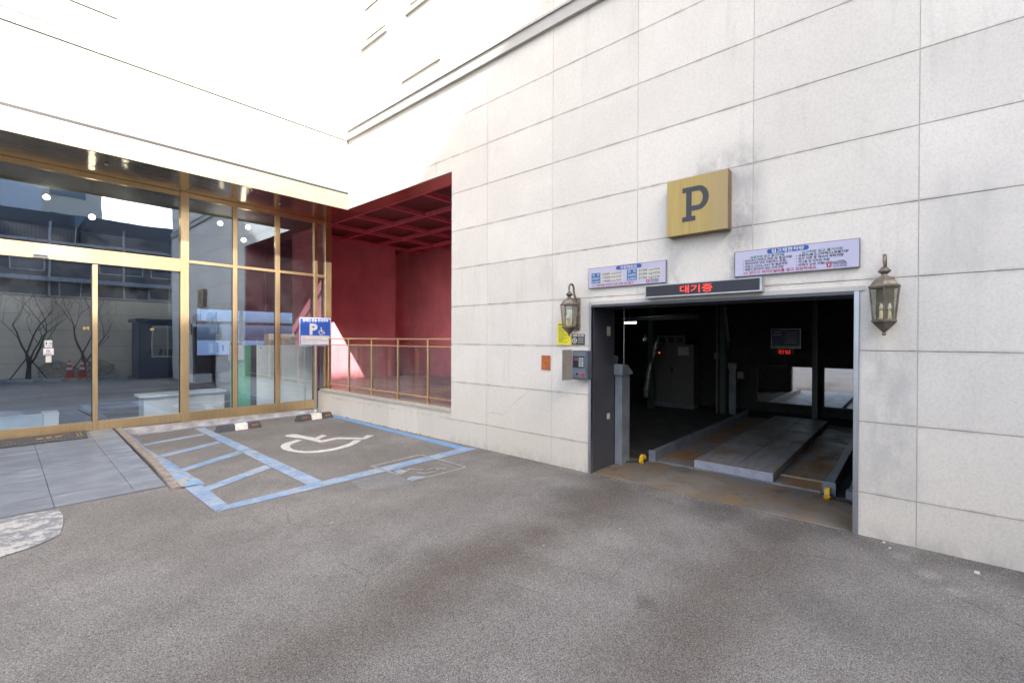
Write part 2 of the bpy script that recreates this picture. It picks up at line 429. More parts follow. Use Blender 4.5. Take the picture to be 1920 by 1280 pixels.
M_REDMETAL = plain('red_painted_steel_grid', (0.80, 0.16, 0.24), 0.4, var=0.08)
def make_redmesh():
    t = NT('perforated_red_panel'); d = t.voro(28, 'Distance')
    n = t.n.new('ShaderNodeTexVoronoi'); n.inputs['Scale'].default_value = 38; n.inputs['Randomness'].default_value = 0; t.l.new(t.vec(), n.inputs['Vector'])
    c = t.mix(t.ss(n.outputs['Distance'], 0.30, 0.38), (0.03, 0.010, 0.010), (0.30, 0.075, 0.08)); return t.done(c, 0.55)
M_REDMESH = make_redmesh()
M_REDTILE = make_red('dusty_red_brown_tile', (0.45, 0.29, 0.28), 0.5)

def make_slate():
    t = NT('grey_slate_tile')
    c = t.mix(t.ss(t.noise(2.0, 5, 0.6, t.vec((0.8, 2.5, 1))), 0.35, 0.65), (0.118, 0.134, 0.160), (0.158, 0.176, 0.204))
    rot = t.n.new('ShaderNodeMapping'); t.pos(); t.l.new(t._p, rot.inputs[0]); rot.inputs['Rotation'].default_value = (0, 0, 0.9); rot.inputs['Scale'].default_value = (0.8, 9, 1)
    v = t.noise(2.2, 5, 0.6, rot.outputs[0], 0.6)
    c = t.mix(t.math('MULTIPLY', t.ss(v, 0.585, 0.66), t.ss(t.noise(1.7, 2), 0.38, 0.55)), c, (0.33, 0.35, 0.39))
    c = t.mul(c, t.ss(t.noise(70, 4, 0.7), 0.3, 0.7, 0.92, 1.06)); c = t.mul(c, t.ss(t.rand(), 0, 1, 0.96, 1.04))
    t.bump(t.noise(9, 5, 0.6), 0.25, 0.006); return t.done(c, t.ss(t.noise(3, 4), 0.3, 0.7, 0.36, 0.55))
M_SLATE = make_slate()
M_IRON = plain('rusty_channel_bar', (0.235, 0.20, 0.175), 0.65, 0.1, 0.3, 16)
M_GAP = plain('dark_gap', (0.03, 0.028, 0.026), 0.9)

def make_glass(name, tint, refl, fac, rough=0.0, dust=0.0, pw=5.0):
    """flat architectural glass: tinted see-through layer under a mirror reflection that grows towards grazing"""
    t = NT(name); t.n.remove(t.b)
    tr = t.n.new('ShaderNodeBsdfTransparent'); tr.inputs[0].default_value = (*tint, 1)
    gl = t.n.new('ShaderNodeBsdfGlossy'); gl.inputs['Color'].default_value = (*refl, 1); gl.inputs['Roughness'].default_value = rough
    if fac > 0.2:      # large panes bow very slightly
        bp = t.n.new('ShaderNodeBump'); bp.inputs['Strength'].default_value = 0.12; bp.inputs['Distance'].default_value = 0.006
        t.l.new(t.noise(1.3, 2, 0.4), bp.inputs['Height']); t.l.new(bp.outputs[0], gl.inputs['Normal'])
    lw = t.n.new('ShaderNodeLayerWeight'); lw.inputs[0].default_value = 0.5
    f = t.math('ADD', t.math('MULTIPLY', t.math('POWER', lw.outputs['Facing'], pw), 1-fac), fac, clamp=True)
    mx = t.n.new('ShaderNodeMixShader'); t.l.new(f, mx.inputs[0]); t.l.new(tr.outputs[0], mx.inputs[1]); t.l.new(gl.outputs[0], mx.inputs[2])
    res = mx.outputs[0]
    if dust:
        df = t.n.new('ShaderNodeBsdfDiffuse'); df.inputs[0].default_value = (0.55, 0.56, 0.58, 1)
        m2 = t.n.new('ShaderNodeMixShader')
        t.set(m2.inputs[0], t.math('MULTIPLY', t.ss(t.noise(1.6, 6, 0.75), 0.35, 0.7), dust)); t.l.new(res, m2.inputs[1]); t.l.new(df.outputs[0], m2.inputs[2]); res = m2.outputs[0]
    t.l.new(res, t.out.inputs[0]); return t.m
M_GLASS = make_glass('tinted_shop_glass', (0.93, 0.97, 1.0), (0.74, 0.86, 1.0), 0.225, 0.0, 0.015)
M_GLASS_LEAF = make_glass('inner_leaf_glass', (0.9, 0.94, 0.97), (0.8, 0.9, 1.0), 0.05)
M_GLASS_CLR = make_glass('clear_railing_glass', (0.86, 0.90, 0.90), (1, 1, 1), 0.055, 0.0, 0.05)
M_GLASS_LAMP = make_glass('lantern_glass', (0.93, 0.94, 0.91), (1, 1, 1), 0.07, 0.0, 0.05)
M_WINBACK = make_glass('pale_blue_back_window', (0.50, 0.62, 0.82), (1, 1, 1), 0.05)
M_MIRROR = make_brushed('mirror', (0.80, 0.82, 0.82), 0.02, 0, (1, 1, 1), 0.0)

# ------------------------------------------------------------------ ground
def struct(o): o['kind'] = 'structure'; return o
g = MB()
# the ground sheet leaves out the sunk floor of the bay and the buildings' insides need none
g.poly([(-400, -400, 0), (400, -400, 0), (400, 400, 0), (-400, 400, 0)])
struct(g.build('ground', M_ASPHALT))
ZP = 0.004
def sheet(name, polys, mat, z=ZP):
    m = MB()
    for p in polys: m.poly([(x, y, z) for x, y in p])
    return m
def marking(name, polys, mat, z, kind='structure'):
    o = sheet(name, polys, mat, z).build(name, mat); o['kind'] = kind; return o
# blue bay lines (kept apart so that no two sheets overlap in one plane)
marking('parking_bay_line', [[(4.845, 9.30), (4.70, 9.30), (4.585, 5.10), (4.745, 5.10)]], M_BLUE_FRESH, ZP)
marking('parking_bay_line', [[(2.52, 4.91), (4.82, 4.895), (4.745, 5.098), (2.51, 5.11)]], M_BLUE, ZP)
marking('parking_bay_line', [[(1.39, 4.94), (2.518, 4.91), (2.508, 5.11), (1.525, 5.08)]], M_BLUE, ZP+0.0008)
marking('parking_bay_line', [[(2.325, 5.105), (2.505, 5.11), (2.56, 9.82), (2.41, 9.86)]], M_BLUE, ZP+0.0016)
marking('parking_bay_line', [[(1.388, 4.96), (1.53, 5.08), (1.54, 6.12), (1.385, 6.16)]], M_BLUE, ZP+0.0024)
for a in (((1.53, 5.69), (2.335, 6.12), (2.338, 6.32), (1.53, 5.87)), ((1.45, 6.69), (2.352, 7.20), (2.354, 7.40), (1.45, 6.86)),
          ((1.48, 7.74), (2.366, 8.15), (2.368, 8.34), (1.48, 7.92)), ((1.48, 8.78), (2.38, 9.05), (2.383, 9.22), (1.48, 8.95))):
    marking('hatch_line', [list(a)], M_BLUE, ZP)
marking('parking_bay_line', [[(1.62, 9.84), (2.40, 9.87), (2.40, 9.965), (1.62, 9.96)]], M_BLUE_WORN, ZP)
marking('parking_bay_line', [[(2.57, 9.84), (4.62, 9.86), (4.64, 9.965), (2.57, 9.965)]], M_BLUE_WORN, ZP)
marking('parking_bay_line', [[(4.70, 9.305), (4.845, 9.305), (4.845, 9.95), (4.66, 9.95)]], M_BLUE_WORN, ZP)
# wheelchair symbol in white paint
def arc_strip(out, inn): return [[out[i], out[i+1], inn[i+1], inn[i]] for i in range(len(out)-1)]
def smooth(pts, n=4):
    P = [Vector((p[0], p[1], 0)) for p in pts]; P = [P[0]*2-P[1]] + P + [P[-1]*2-P[-2]]; r = []
    for i in range(1, len(P)-2):
        for k in range(n):
            u = k/n; a, b, c, d = P[i-1:i+3]
            q = 0.5*((2*b)+(c-a)*u+(2*a-5*b+4*c-d)*u*u+(3*b-a-3*c+d)*u**3); r.append((q.x, q.y))
    r.append(tuple(pts[-1])); return r
oo = smooth([(3.259, 7.519), (2.98, 7.37), (2.85, 7.10), (2.861, 6.778), (2.999, 6.51), (3.276, 6.399), (3.65, 6.486), (3.949, 6.711)])
ii = smooth([(3.297, 7.409), (3.06, 7.25), (2.955, 7.04), (2.948, 6.801), (3.046, 6.613), (3.342, 6.528), (3.656, 6.630), (3.862, 6.806)])
marking('wheelchair_symbol', arc_strip(oo, ii), M_WHITEP, ZP)
marking('wheelchair_symbol', [[(3.235, 7.89), (3.27, 8.0), (3.379, 8.01), (3.44, 7.94), (3.45, 7.80), (3.48, 7.62), (3.36, 7.55), (3.29, 7.72)],
        [(3.36, 7.548), (3.48, 7.618), (3.52, 7.44), (3.500, 7.17), (3.41, 7.02)],
        [(3.522, 7.438), (3.52, 7.30), (3.735, 7.45), (3.712, 7.585)],
        [(3.412, 7.018), (3.503, 7.168), (3.78, 7.205), (3.72, 7.06)],
        [(3.722, 7.058), (3.782, 7.203), (4.047, 6.86), (4.020, 6.72)],
        [(4.022, 6.722), (4.049, 6.858), (4.205, 6.99), (4.275, 6.885)]], M_WHITEP, ZP+0.0008)
# old faded box and symbol in front of the bay
def line(a, b, w):
    a = Vector((*a, 0)); b = Vector((*b, 0)); n = (b-a).normalized().cross(Vector((0, 0, 1)))*w/2
    return [tuple((a+n)[:2]), tuple((b+n)[:2]), tuple((b-n)[:2]), tuple((a-n)[:2])]
marking('faded_marking', [line((3.22, 5.24), (4.0, 5.25), 0.05)], M_WHITE_WORN, ZP)
marking('faded_marking', [line((3.22, 5.26), (3.235, 4.64), 0.05), line((4.0, 5.22), (4.01, 4.31), 0.04)], M_WHITE_WORN, ZP+0.0032)
marking('faded_marking', [line((3.25, 4.66), (3.50, 4.78), 0.035), line((3.30, 4.33), (4.0, 4.31), 0.04)], M_WHITE_WORN, ZP+0.0008)
marking('faded_marking', [[(3.262, 4.715), (3.39, 4.715), (3.39, 4.86), (3.30, 4.86)], [(3.20, 4.33), (3.42, 4.36), (3.30, 4.50), (3.20, 4.45)]], M_BLUE_WORN, ZP+0.0016)
marking('faded_marking', arc_strip(smooth([(3.44, 4.60), (3.45, 4.50), (3.55, 4.44), (3.70, 4.46), (3.74, 4.50)]), smooth([(3.47, 4.60), (3.48, 4.52), (3.56, 4.475), (3.67, 4.485), (3.71, 4.515)])) +
        [line((3.49, 4.745), (3.56, 4.60), 0.045), line((3.575, 4.575), (3.70, 4.56), 0.04), line((3.71, 4.55), (3.80, 4.43), 0.04)], M_WHITE_WORN, ZP+0.0024)
marking('faded_marking', [[(2.72, 4.86), (2.66, 4.50), (2.88, 4.30), (3.20, 4.30), (3.215, 4.60), (3.20, 4.86)]], M_GREYP, ZP-0.0015)

# entrance apron: big slate tiles rising to the door
def ramp_z(y): return 0.014 + (y-6.2)/(10.1-6.2)*0.116
apron = MB()
apron.prism([(-9, 6.21, -0.01), (-9, 10.1, 0.118), (1.33, 10.1, 0.118), (1.26, 6.21, -0.01)], (0, 0, -0.15)) if False else None
ap = MB(); ap.add([(-9, 6.22, 0.003), (1.255, 6.22, 0.003), (1.30, 10.09, 0.120), (-9, 10.09, 0.120)], [(0, 1, 2, 3)])
apron_o = struct(ap.build('entrance_apron', M_GAP))
xs = [-8.88, -8.0, -7.12, -6.24, -5.36, -4.48, -3.6, -2.72, -1.84, -0.96, -0.28, 0.385, 0.995]
def xedge(y): return 1.262 + (y-6.2)*0.0135
ys = [6.21, 6.63, 7.9, 9.15, 10.085]
for r in range(4):
    for i in range(len(xs)):
        off = 0.0 if r % 2 == 0 else 0.0
        x0 = xs[i]; x1 = xs[i+1] if i+1 < len(xs) else None
        y0, y1 = ys[r], ys[r+1]
        gp = 0.0025; dz = random.uniform(-0.0006, 0.0006)
        xa, xb = (x0+gp, x0+gp); xc, xd_ = ((x1-gp, x1-gp) if x1 is not None else (xedge(y0), xedge(y1)))
        m = MB(); pts = [(xa, y0+gp, ramp_z(y0)+dz), (xc, y0+gp, ramp_z(y0)+dz), (xd_, y1-gp, ramp_z(y1)+dz), (xb, y1-gp, ramp_z(y1)+dz)]
        m.prism(pts, (0, 0, -0.018)); m.build('floor_tile', M_SLATE, apron_o)
# channel bar along the apron's edge, in three bent lengths
def barpt(u, side):
    P = [(1.335, 10.08, .136), (1.330, 9.0, .108), (1.325, 8.05, .085), (1.315, 7.2, .062), (1.268, 6.0, .030)]
    u *= len(P)-1; i = min(int(u), len(P)-2); f = u-i
    a = Vector(P[i]).lerp(Vector(P[i+1]), f); a.x += side*0.086; return a
for a, b in ((0, 0.495), (0.50, 1.0)):
    m = MB(); n = 6
    L = [barpt(a+(b-a)*k/n, 0) for k in range(n+1)]; Rr = [barpt(a+(b-a)*k/n, 1) for k in range(n+1)]
    vs = []; fs = []
    for l, r_ in zip(L, Rr): vs += [l, r_, r_-Vector((0, 0, 0.16)), l-Vector((0, 0, 0.034))]
    for k in range(n):
        o = k*4
        for q in range(4): fs.append((o+q, o+4+q, o+4+(q+1) % 4, o+(q+1) % 4))
    fs += [(0, 1, 2, 3), (n*4+3, n*4+2, n*4+1, n*4)]
    m.add(vs, fs); o = m.build('channel_bar', M_IRON)
    tag(o, 'far length of the rusty steel bar edging the slate entrance apron' if a == 0 else 'near length of the rusty steel bar, ending by the blue paint', 'edging bar', 'steel bars edging the entrance apron')
# mortar wedge painted blue beside the bar
m = MB(); vs = []; fs = []; n = 22
for k in range(n+1):
    u = k/n; p = barpt(u, 1)
    w = 0.07 + 0.14*max(0, u-0.35)/0.65 + random.uniform(-0.018, 0.022) + (0.04 if u < 0.3 else 0)
    z0 = max(p.z-0.012, 0.012)
    vs += [(p.x+0.002, p.y, z0), (p.x+w*0.55, p.y, z0*0.62+0.006), (p.x+w, p.y, 0.002)]
for k in range(n):
    o = k*3; fs += [(o, o+3, o+4, o+1), (o+1, o+4, o+5, o+2)]
m.add(vs, fs, True); struct(m.build('mortar_strip', M_MORTAR))
# pale cement patch at lower left
pp = [(-1.2, 6.20), (0.20, 6.19), (0.40, 6.13), (0.425, 5.95), (0.40, 5.60), (0.36, 5.33), (0.22, 5.19), (0.03, 5.12), (-0.6, 4.95), (-1.2, 4.9)]
struct(sheet('cement_patch', [pp], M_CEMENT, 0.006).build('cement_patch', M_CEMENT))
# concrete kerb under the glazing
m = MB()
m.add([(1.44, 9.985, 0.0), (4.855, 9.99, 0.0), (4.855, 10.02, 0.052), (1.44, 10.00, 0.095), (1.44, 10.16, 0.118), (4.855, 10.16, 0.078)], [(0, 1, 2, 3), (3, 2, 5, 4)])
struct(m.build('kerb_strip', plain('grey_kerb_concrete', (0.30, 0.30, 0.31), 0.85, var=0.3, scale=6)))

# ------------------------------------------------------------------ building core
bld = thing('building', (W, 3, 0), 'pale stone clad building with a brass entrance, a red recess and a parking bay', 'building')
core = MB()
core.box(4.889, -2.6, 0, 5.40, 0.343, 14); core.box(4.889, 0.343, 2.10, 5.40, 2.985, 14); core.box(4.889, 2.985, 0, 5.40, 5.57, 14)
core.box(4.889, 5.57, 4.50, 5.20, 8.84, 14); core.box(4.889, 8.84, 4.36, 5.2, 10.6, 14)
core.box(-9, 8.845, 4.66, 4.889, 9.2, 14)
core.box(-9, 8.84, 14.0, 12.5, 18, 14.3); core.box(4.889, -2.6, 14.0, 12.5, 8.84, 14.3)
core.box(5.4, -2.6, 0, 12.5, -2.3, 14); core.box(12.2, -2.3, 0, 12.5, 18, 14)
core.build('wall', M_CORE, bld)
# garage room shell
M_CONC_DARK = plain('dark_concrete', (0.030, 0.030, 0.031), 0.8, var=0.25, scale=2)  # even dark tone for the bay's walls and ceiling
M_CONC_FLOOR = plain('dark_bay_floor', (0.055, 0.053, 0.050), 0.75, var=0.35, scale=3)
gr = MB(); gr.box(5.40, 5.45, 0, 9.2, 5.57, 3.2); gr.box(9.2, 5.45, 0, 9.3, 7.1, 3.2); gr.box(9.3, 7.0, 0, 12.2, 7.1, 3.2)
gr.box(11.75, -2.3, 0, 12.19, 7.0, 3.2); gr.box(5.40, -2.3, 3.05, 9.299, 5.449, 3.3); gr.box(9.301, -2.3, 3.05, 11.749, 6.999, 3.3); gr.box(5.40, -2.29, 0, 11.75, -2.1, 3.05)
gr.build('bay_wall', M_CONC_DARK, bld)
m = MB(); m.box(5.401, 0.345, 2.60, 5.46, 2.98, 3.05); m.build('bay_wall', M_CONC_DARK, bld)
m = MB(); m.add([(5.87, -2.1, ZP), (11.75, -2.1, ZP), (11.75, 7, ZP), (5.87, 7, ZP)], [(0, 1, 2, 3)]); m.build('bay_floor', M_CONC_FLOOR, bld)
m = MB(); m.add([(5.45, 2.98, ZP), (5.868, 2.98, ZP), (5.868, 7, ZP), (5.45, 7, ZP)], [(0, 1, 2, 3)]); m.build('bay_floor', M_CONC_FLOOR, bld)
# lobby shell
M_LOBBY = plain('grey_lobby_wall', (0.05, 0.055, 0.07), 0.6, var=0.05)
M_LOBFLOOR = plain('dark_polished_floor', (0.025, 0.034, 0.055), 0.6, var=0.2, scale=2, spec=0.08)
lb = MB(); lb.box(-9, 16, 0, 3.3, 16.2, 4.36); lb.box(3.3, 14.0, 0, 3.5, 16, 4.36); lb.box(6.05, 12.7, 0, 6.2, 14.2, 4.36)
lb.box(3.5, 14.0, 0, 6.05, 14.2, 1.2); lb.box(3.5, 14.0, 2.42, 6.05, 14.2, 4.36); lb.box(-9.2, 10.2, 0, -9, 16.2, 4.36)
lb.build('lobby_wall', M_LOBBY, bld)
m = MB(); m.box(-9, 10.16, 0.0, 6.05, 16, 0.135); m.build('lobby_floor', M_LOBFLOOR, bld)
m = MB(); m.box(-9, 10.25, 4.36, 5.16, 16.2, 4.5); m.box(5.1605, 12.71, 4.36, 6.2, 16.2, 4.5); m.build('lobby_ceiling', plain('lobby_ceiling_paint', (0.15, 0.15, 0.15), 0.8), bld)
# back window of the lobby
bw = MB(); bw.box(4.53, 14.02, 1.2, 4.60, 14.12, 2.42); bw.box(3.5, 14.021, 2.02, 4.529, 14.12, 2.10); bw.box(4.601, 14.021, 2.02, 6.05, 14.12, 2.10)
bwo = bw.build('window_frame', M_ALU, bld); m = MB(); m.box(3.5, 14.13, 1.2, 6.05, 14.14, 2.42); m.build('pane', M_WINBACK, bwo)

# ------------------------------------------------------------------ stone panels, each a piece
def panel_mesh(rects, place, thick=0.028):
    """rects: (u0,u1,v0,v1) cells of one panel; place(u,v,d) gives the point d behind the face"""
    us = sorted({round(a, 4) for r in rects for a in r[:2]}); vs_ = sorted({round(a, 4) for r in rects for a in r[2:]})
    filled = set()
    for i in range(len(us)-1):
        for j in range(len(vs_)-1):
            cu, cv = (us[i]+us[i+1])/2, (vs_[j]+vs_[j+1])/2
            if any(r[0] < cu < r[1] and r[2] < cv < r[3] for r in rects): filled.add((i, j))
    m = MB()
    for i, j in filled:
        u0, u1, v0, v1 = us[i], us[i+1], vs_[j], vs_[j+1]
        m.poly([place(u0, v0, 0), place(u0, v1, 0), place(u1, v1, 0), place(u1, v0, 0)])
        for di, dj, a, b in ((-1, 0, (u0, v0), (u0, v1)), (0, 1, (u0, v1), (u1, v1)), (1, 0, (u1, v1), (u1, v0)), (0, -1, (u1, v0), (u0, v0))):
            if (i+di, j+dj) not in filled: m.poly([place(*b, 0), place(*a, 0), place(*a, thick), place(*b, thick)])
    return m

def subtract(rect, holes):
    out = [rect]
    for h in holes:
        nw = []
        for r in out:
            u0, u1, v0, v1 = r; a0, a1, b0, b1 = h
            if a0 >= u1 or a1 <= u0 or b0 >= v1 or b1 <= v0: nw.append(r); continue
            if v0 < b0: nw.append((u0, u1, v0, b0))
            if b1 < v1: nw.append((u0, u1, b1, v1))
            m0, m1 = max(v0, b0), min(v1, b1)
            if u0 < a0: nw.append((u0, a0, m0, m1))
            if a1 < u1: nw.append((a1, u1, m0, m1))
        out = nw
    return out

G = 0.0028
holes = [(0.335, 2.995, -1, 2.115), (5.565, 8.81, 0.47, 4.339), (7.42, 8.25, 7.43, 8.9), (5.95, 6.77, 7.43, 8.9)]
zc = [0.0] + [ZJ+0.6*k for k in range(15)]
yc = [-2.6, -1.237, -0.037, 1.163, 2.363, 3.563, 4.763, 5.963, 7.163, 8.363, 8.81]
def place_r(jit):
    return lambda u, v, d: (W+d+jit, u, v)
for i in range(len(yc)-1):
    for j in range(len(zc)-1):
        rc = (yc[i]+G, yc[i+1]-G, zc[j]+(G*1.2 if j else 0), zc[j+1]-G*1.2)
        if zc[j] < 0.4 and yc[i] > 5: continue
        parts = subtract(rc, holes)
        if not parts or sum((r[1]-r[0])*(r[3]-r[2]) for r in parts) < 0.01: continue
        if zc[j] < 3.9 and yc[i] >= 5.5: continue
        if zc[j] < 3.9 and yc[i+1] > 5.57: parts = [r for r in parts if r[0] < 5.56]
        if not parts: continue
        jit = random.uniform(0, 0.0018)
        while parts:                      # a stone cut in two by an opening is two stones
            grp = [parts.pop(0)]; k = 0
            while k < len(grp):
                g_ = grp[k]; k += 1
                for q in parts[:]:
                    if q[0] <= g_[1]+1e-4 and q[1] >= g_[0]-1e-4 and q[2] <= g_[3]+1e-4 and q[3] >= g_[2]-1e-4: parts.remove(q); grp.append(q)
            panel_mesh(grp, place_r(jit)).build('stone_panel', M_STONE, bld)
# the strip of stone over the parking bay: slight ledge
m = MB(); m.box(4.845, 0.30, 2.075, 4.858, 2.995, 2.115); m.build('lintel_trim', M_TRIM, bld)
# facade over the entrance, facing the forecourt
xc = [-8.4+1.2*k for k in range(12)]; xc = [x for x in xc if x < 4.7] + [W-0.002]
for i in range(len(xc)-1):
    for j in range(8, len(zc)-1):
        z0 = max(zc[j], 4.665); z1 = zc[j+1]
        if z1-z0 < 0.05: continue
        rc = [(xc[i]+G, xc[i+1]-G, z0+G, z1-G)]
        jit = random.uniform(0, 0.0018)
        panel_mesh(rc, lambda u, v, d: (-u, AY+d+jit, v)) if False else None
        mm = MB(); mm.box(xc[i]+G, AY+jit, z0+G, xc[i+1]-G, AY+0.03, z1-G); mm.build('stone_panel', M_STONE_FACADE, bld)
# fillers behind the joints
sv = MB(); sh = MB()
for y in yc[1:-1]:
    for z0, z1 in ((0, 14),):
        segs = [(0, 9)]
        if 0.34 < y < 2.99: segs = [(2.13, 9)]
        if 5.57 < y < 8.81: segs = [(4.36, 9)]
        for a, b in segs: sv.box(W+0.0045, y-0.006, a, W+0.029, y+0.006, b)
for k, z in enumerate(zc[1:]):
    segs = [(-2.6, AY)]
    if z < 2.11: segs = [(-2.6, 0.335), (2.995, 5.565)]
    elif z < 4.34: segs = [(-2.6, 5.565)]
    for a, b in segs: sh.box(W+0.007, a, z-0.006, W+0.0295, b, z+0.006)
sv.build('joint_sealant', M_SEAL_V, bld); sh.build('joint_sealant', M_SEAL_H, bld)
fv = MB()
for x in xc[1:-1]: fv.box(x-0.005, AY+0.006, 4.67, x+0.005, AY+0.0305, 9)
fv.build('joint_sealant', M_SEAL_V, bld)
# hairline cracks in the stone near the bay
def crack(pts):
    m = MB(); P = []
    for a, b in zip(pts[:-1], pts[1:]):
        for k in range(5):
            u = k/5; P.append((a[0]+(b[0]-a[0])*u+random.uniform(-.008, .008), a[1]+(b[1]-a[1])*u+random.uniform(-.008, .008)))
    P.append(pts[-1])
    for a, b in zip(P[:-1], P[1:]):
        w = random.uniform(0.0008, 0.0022); m.poly([(W-0.0006, a[0], a[1]-w), (W-0.0006, a[0], a[1]+w), (W-0.0006, b[0], b[1]+w), (W-0.0006, b[0], b[1]-w)])
    return m
for pts in ([(3.943, 0.950), (4.293, 0.691), (4.429, 0.560), (4.387, 0.372)], [(4.759, 0.543), (4.60, 0.575), (4.429, 0.556)], [(4.501, 0.955), (4.46, 0.75), (4.432, 0.56)],
            [(3.155, 1.13), (3.17, 1.05), (3.168, 0.972)], [(-0.33, 1.50), (-0.36, 1.2), (-0.34, 0.99)]):
    crack(pts).build('crack', M_CRACK, bld)

# string course (moulding) round both walls, ledges, windows
m = MB(); m.box(W-0.05, -2.6, 5.738, W-0.002, AY-0.05, 5.92); m.box(W-0.075, -2.6, 5.895, W-0.0505, AY-0.075, 5.925); m.build('moulding', M_TRIM, bld)
m = MB(); m.box(-9, AY-0.020, 5.738, W-0.052, AY-0.002, 5.92); m.box(-9, AY-0.032, 5.895, W-0.077, AY-0.0205, 5.925); m.build('moulding', M_TRIM, bld)
m = MB(); m.box(W-0.03, 5.85, 6.25, W-0.002, 6.92, 6.285); m.build('ledge', M_TRIM, bld)
m = MB(); m.box(-9, AY-0.018, 6.335, 1.2, AY-0.002, 6.37); m.build('ledge', M_TRIM, bld)
for y0, y1 in ((7.42, 8.25), (5.95, 6.77)):
    wf = MB()
    wf.box(W+0.005, y0, 7.43, W+0.05, y0+0.05, 8.9); wf.box(W+0.005, y1-0.05, 7.43, W+0.05, y1, 8.9); wf.box(W+0.006, y0+0.05, 7.43, W+0.05, y1-0.05, 7.49); wf.box(W+0.006, y0+0.05, 8.83, W+0.05, y1-0.05, 8.9)
    wo = wf.build('window', M_WHITE, bld)
    m = MB(); m.box(W+0.027, y0+0.05, 7.49, W+0.034, y1-0.05, 8.83); m.build('pane', plain('white_blind', (0.7, 0.7, 0.68), 0.3), wo)
    m = MB(); m.box(W-0.04, y0-0.03, 7.385, W+0.02, y1+0.03, 7.428); m.build('sill', M_TRIM, wo)

# low wall under the railing and its cap
lj = [5.567, 6.436, 6.771, 7.323, 7.965, 8.229, 9.10, 10.14]
for a, b in zip(lj[:-1], lj[1:]):
    m = MB(); m.box(W+random.uniform(0, .002), a+0.003, 0, W+0.03, b-0.003, 0.468); m.build('stone_panel', M_STONE, bld)
m = MB(); m.box(W+0.031, 5.57, 0, 5.13, 10.14, 0.466); m.build('low_wall', M_CORE, bld)
m = MB(); m.box(W-0.018, 5.567, 0.470, 5.14, 10.02, 0.528); m.build('wall_cap', M_STONE_CAP, bld, bevel=0.004)
m = MB()
for k in range(60):
    y = random.uniform(5.6, 9.2); s_ = random.uniform(0.006, 0.016); m.tube([(W-0.008, y, 0), (W-0.010+random.uniform(-.008, .004), y+random.uniform(-.01, .01), s_*1.6)], [s_*0.45, s_*0.2], 5)
o = m.build('dead_leaves', plain('dry_brown_weed', (0.12, 0.06, 0.03), 0.9)); o['kind'] = 'stuff'; o['label'] = 'dry brown weeds and leaf bits along the foot of the low stone wall'

# loose grit along the foot of the walls and a few bits of litter
gm = MB(); rg = random.Random(11)
for k in range(1500):
    if k < 900: y = rg.uniform(-1.6, 5.5); x = W - abs(rg.gauss(0, 0.05)) - 0.006
    else: y = rg.uniform(-1.2, 5.0); x = W - abs(rg.gauss(0, 0.6)) - 0.02
    if 0.3 < y < 3.0 and x > 4.84: continue
    s_ = rg.uniform(0.0015, 0.005); a = rg.uniform(0, 6.28); c_, q_ = math.cos(a)*s_, math.sin(a)*s_
    gm.add([(x+c_, y+q_, 0.0), (x-q_, y+c_, 0.0), (x-c_, y-q_, 0.0), (x+q_, y-c_, 0.0), (x, y, s_*0.9)], [(0, 1, 4), (1, 2, 4), (2, 3, 4), (3, 0, 4)])
o = gm.build('grit', plain('pale_grit', (0.26, 0.25, 0.235), 0.9, var=0.6, scale=60)); o['kind'] = 'stuff'; o['label'] = 'loose grit scattered along the foot of the stone wall'
gm = MB()
for x, y, s_ in ((4.62, -0.36, 0.03), (4.80, 0.16, 0.018), (4.70, 0.12, 0.015), (2.9, 2.2, 0.008), (1.6, 1.0, 0.007), (3.6, 1.9, 0.008), (2.0, 3.9, 0.008)):
    gm.add([(x-s_, y-s_*.4, .003), (x+s_, y-s_*.5, .004), (x+s_*.8, y+s_*.4, .006), (x-s_*.7, y+s_*.5, .003)], [(0, 1, 2, 3)])
o = gm.build('litter', M_PAPER); o['kind'] = 'stuff'; o['label'] = 'tiny white scraps of litter lying on the asphalt'

# ------------------------------------------------------------------ red recess
m = MB(); m.box(5.162, 12.0, 0.3, 8.15, 12.2, 4.62); m.box(8.15, 12.53, 0.3, 9.1, 12.7, 4.62); m.box(8.15, 12.001, 0.3, 8.2, 12.53, 4.62)
m.build('red_wall', M_RED, bld)
m = MB(); m.box(9.1, 5.57, 0.3, 9.19, 12.7, 4.62); m.build('red_wall', M_RED, bld)
m = MB(); m.box(5.401, 5.571, 0.3, 9.1, 5.66, 4.62); m.box(4.89, 5.571, 0.53, 5.40, 5.60, 4.5); m.build('red_wall', M_RED, bld)
m = MB(); m.box(5.162, 10.25, 0.3, 5.22, 12.0, 4.62); m.build('red_wall', M_RED, bld)
m = MB(); m.box(5.14, 5.66, 0.3, 9.1, 12.53, 0.485); fl = m.build('recess_floor', M_GAP, bld)
yy = 5.665
while yy < 12.5:
    xx = 5.145
    while xx < 9.05:
        x1 = min(xx+0.6, 9.095); y1 = min(yy+0.6, 12.52)
        if not (yy > 11.9 and xx < 8.1):
            m = MB(); m.box(xx+0.004, yy+0.004, 0.486, x1-0.004, min(y1, 11.995 if xx < 8.15 else 12.52)-0.004, 0.502+random.uniform(-.001, .001)); m.build('floor_tile', M_REDTILE, fl)
        xx += 0.6
    yy += 0.6
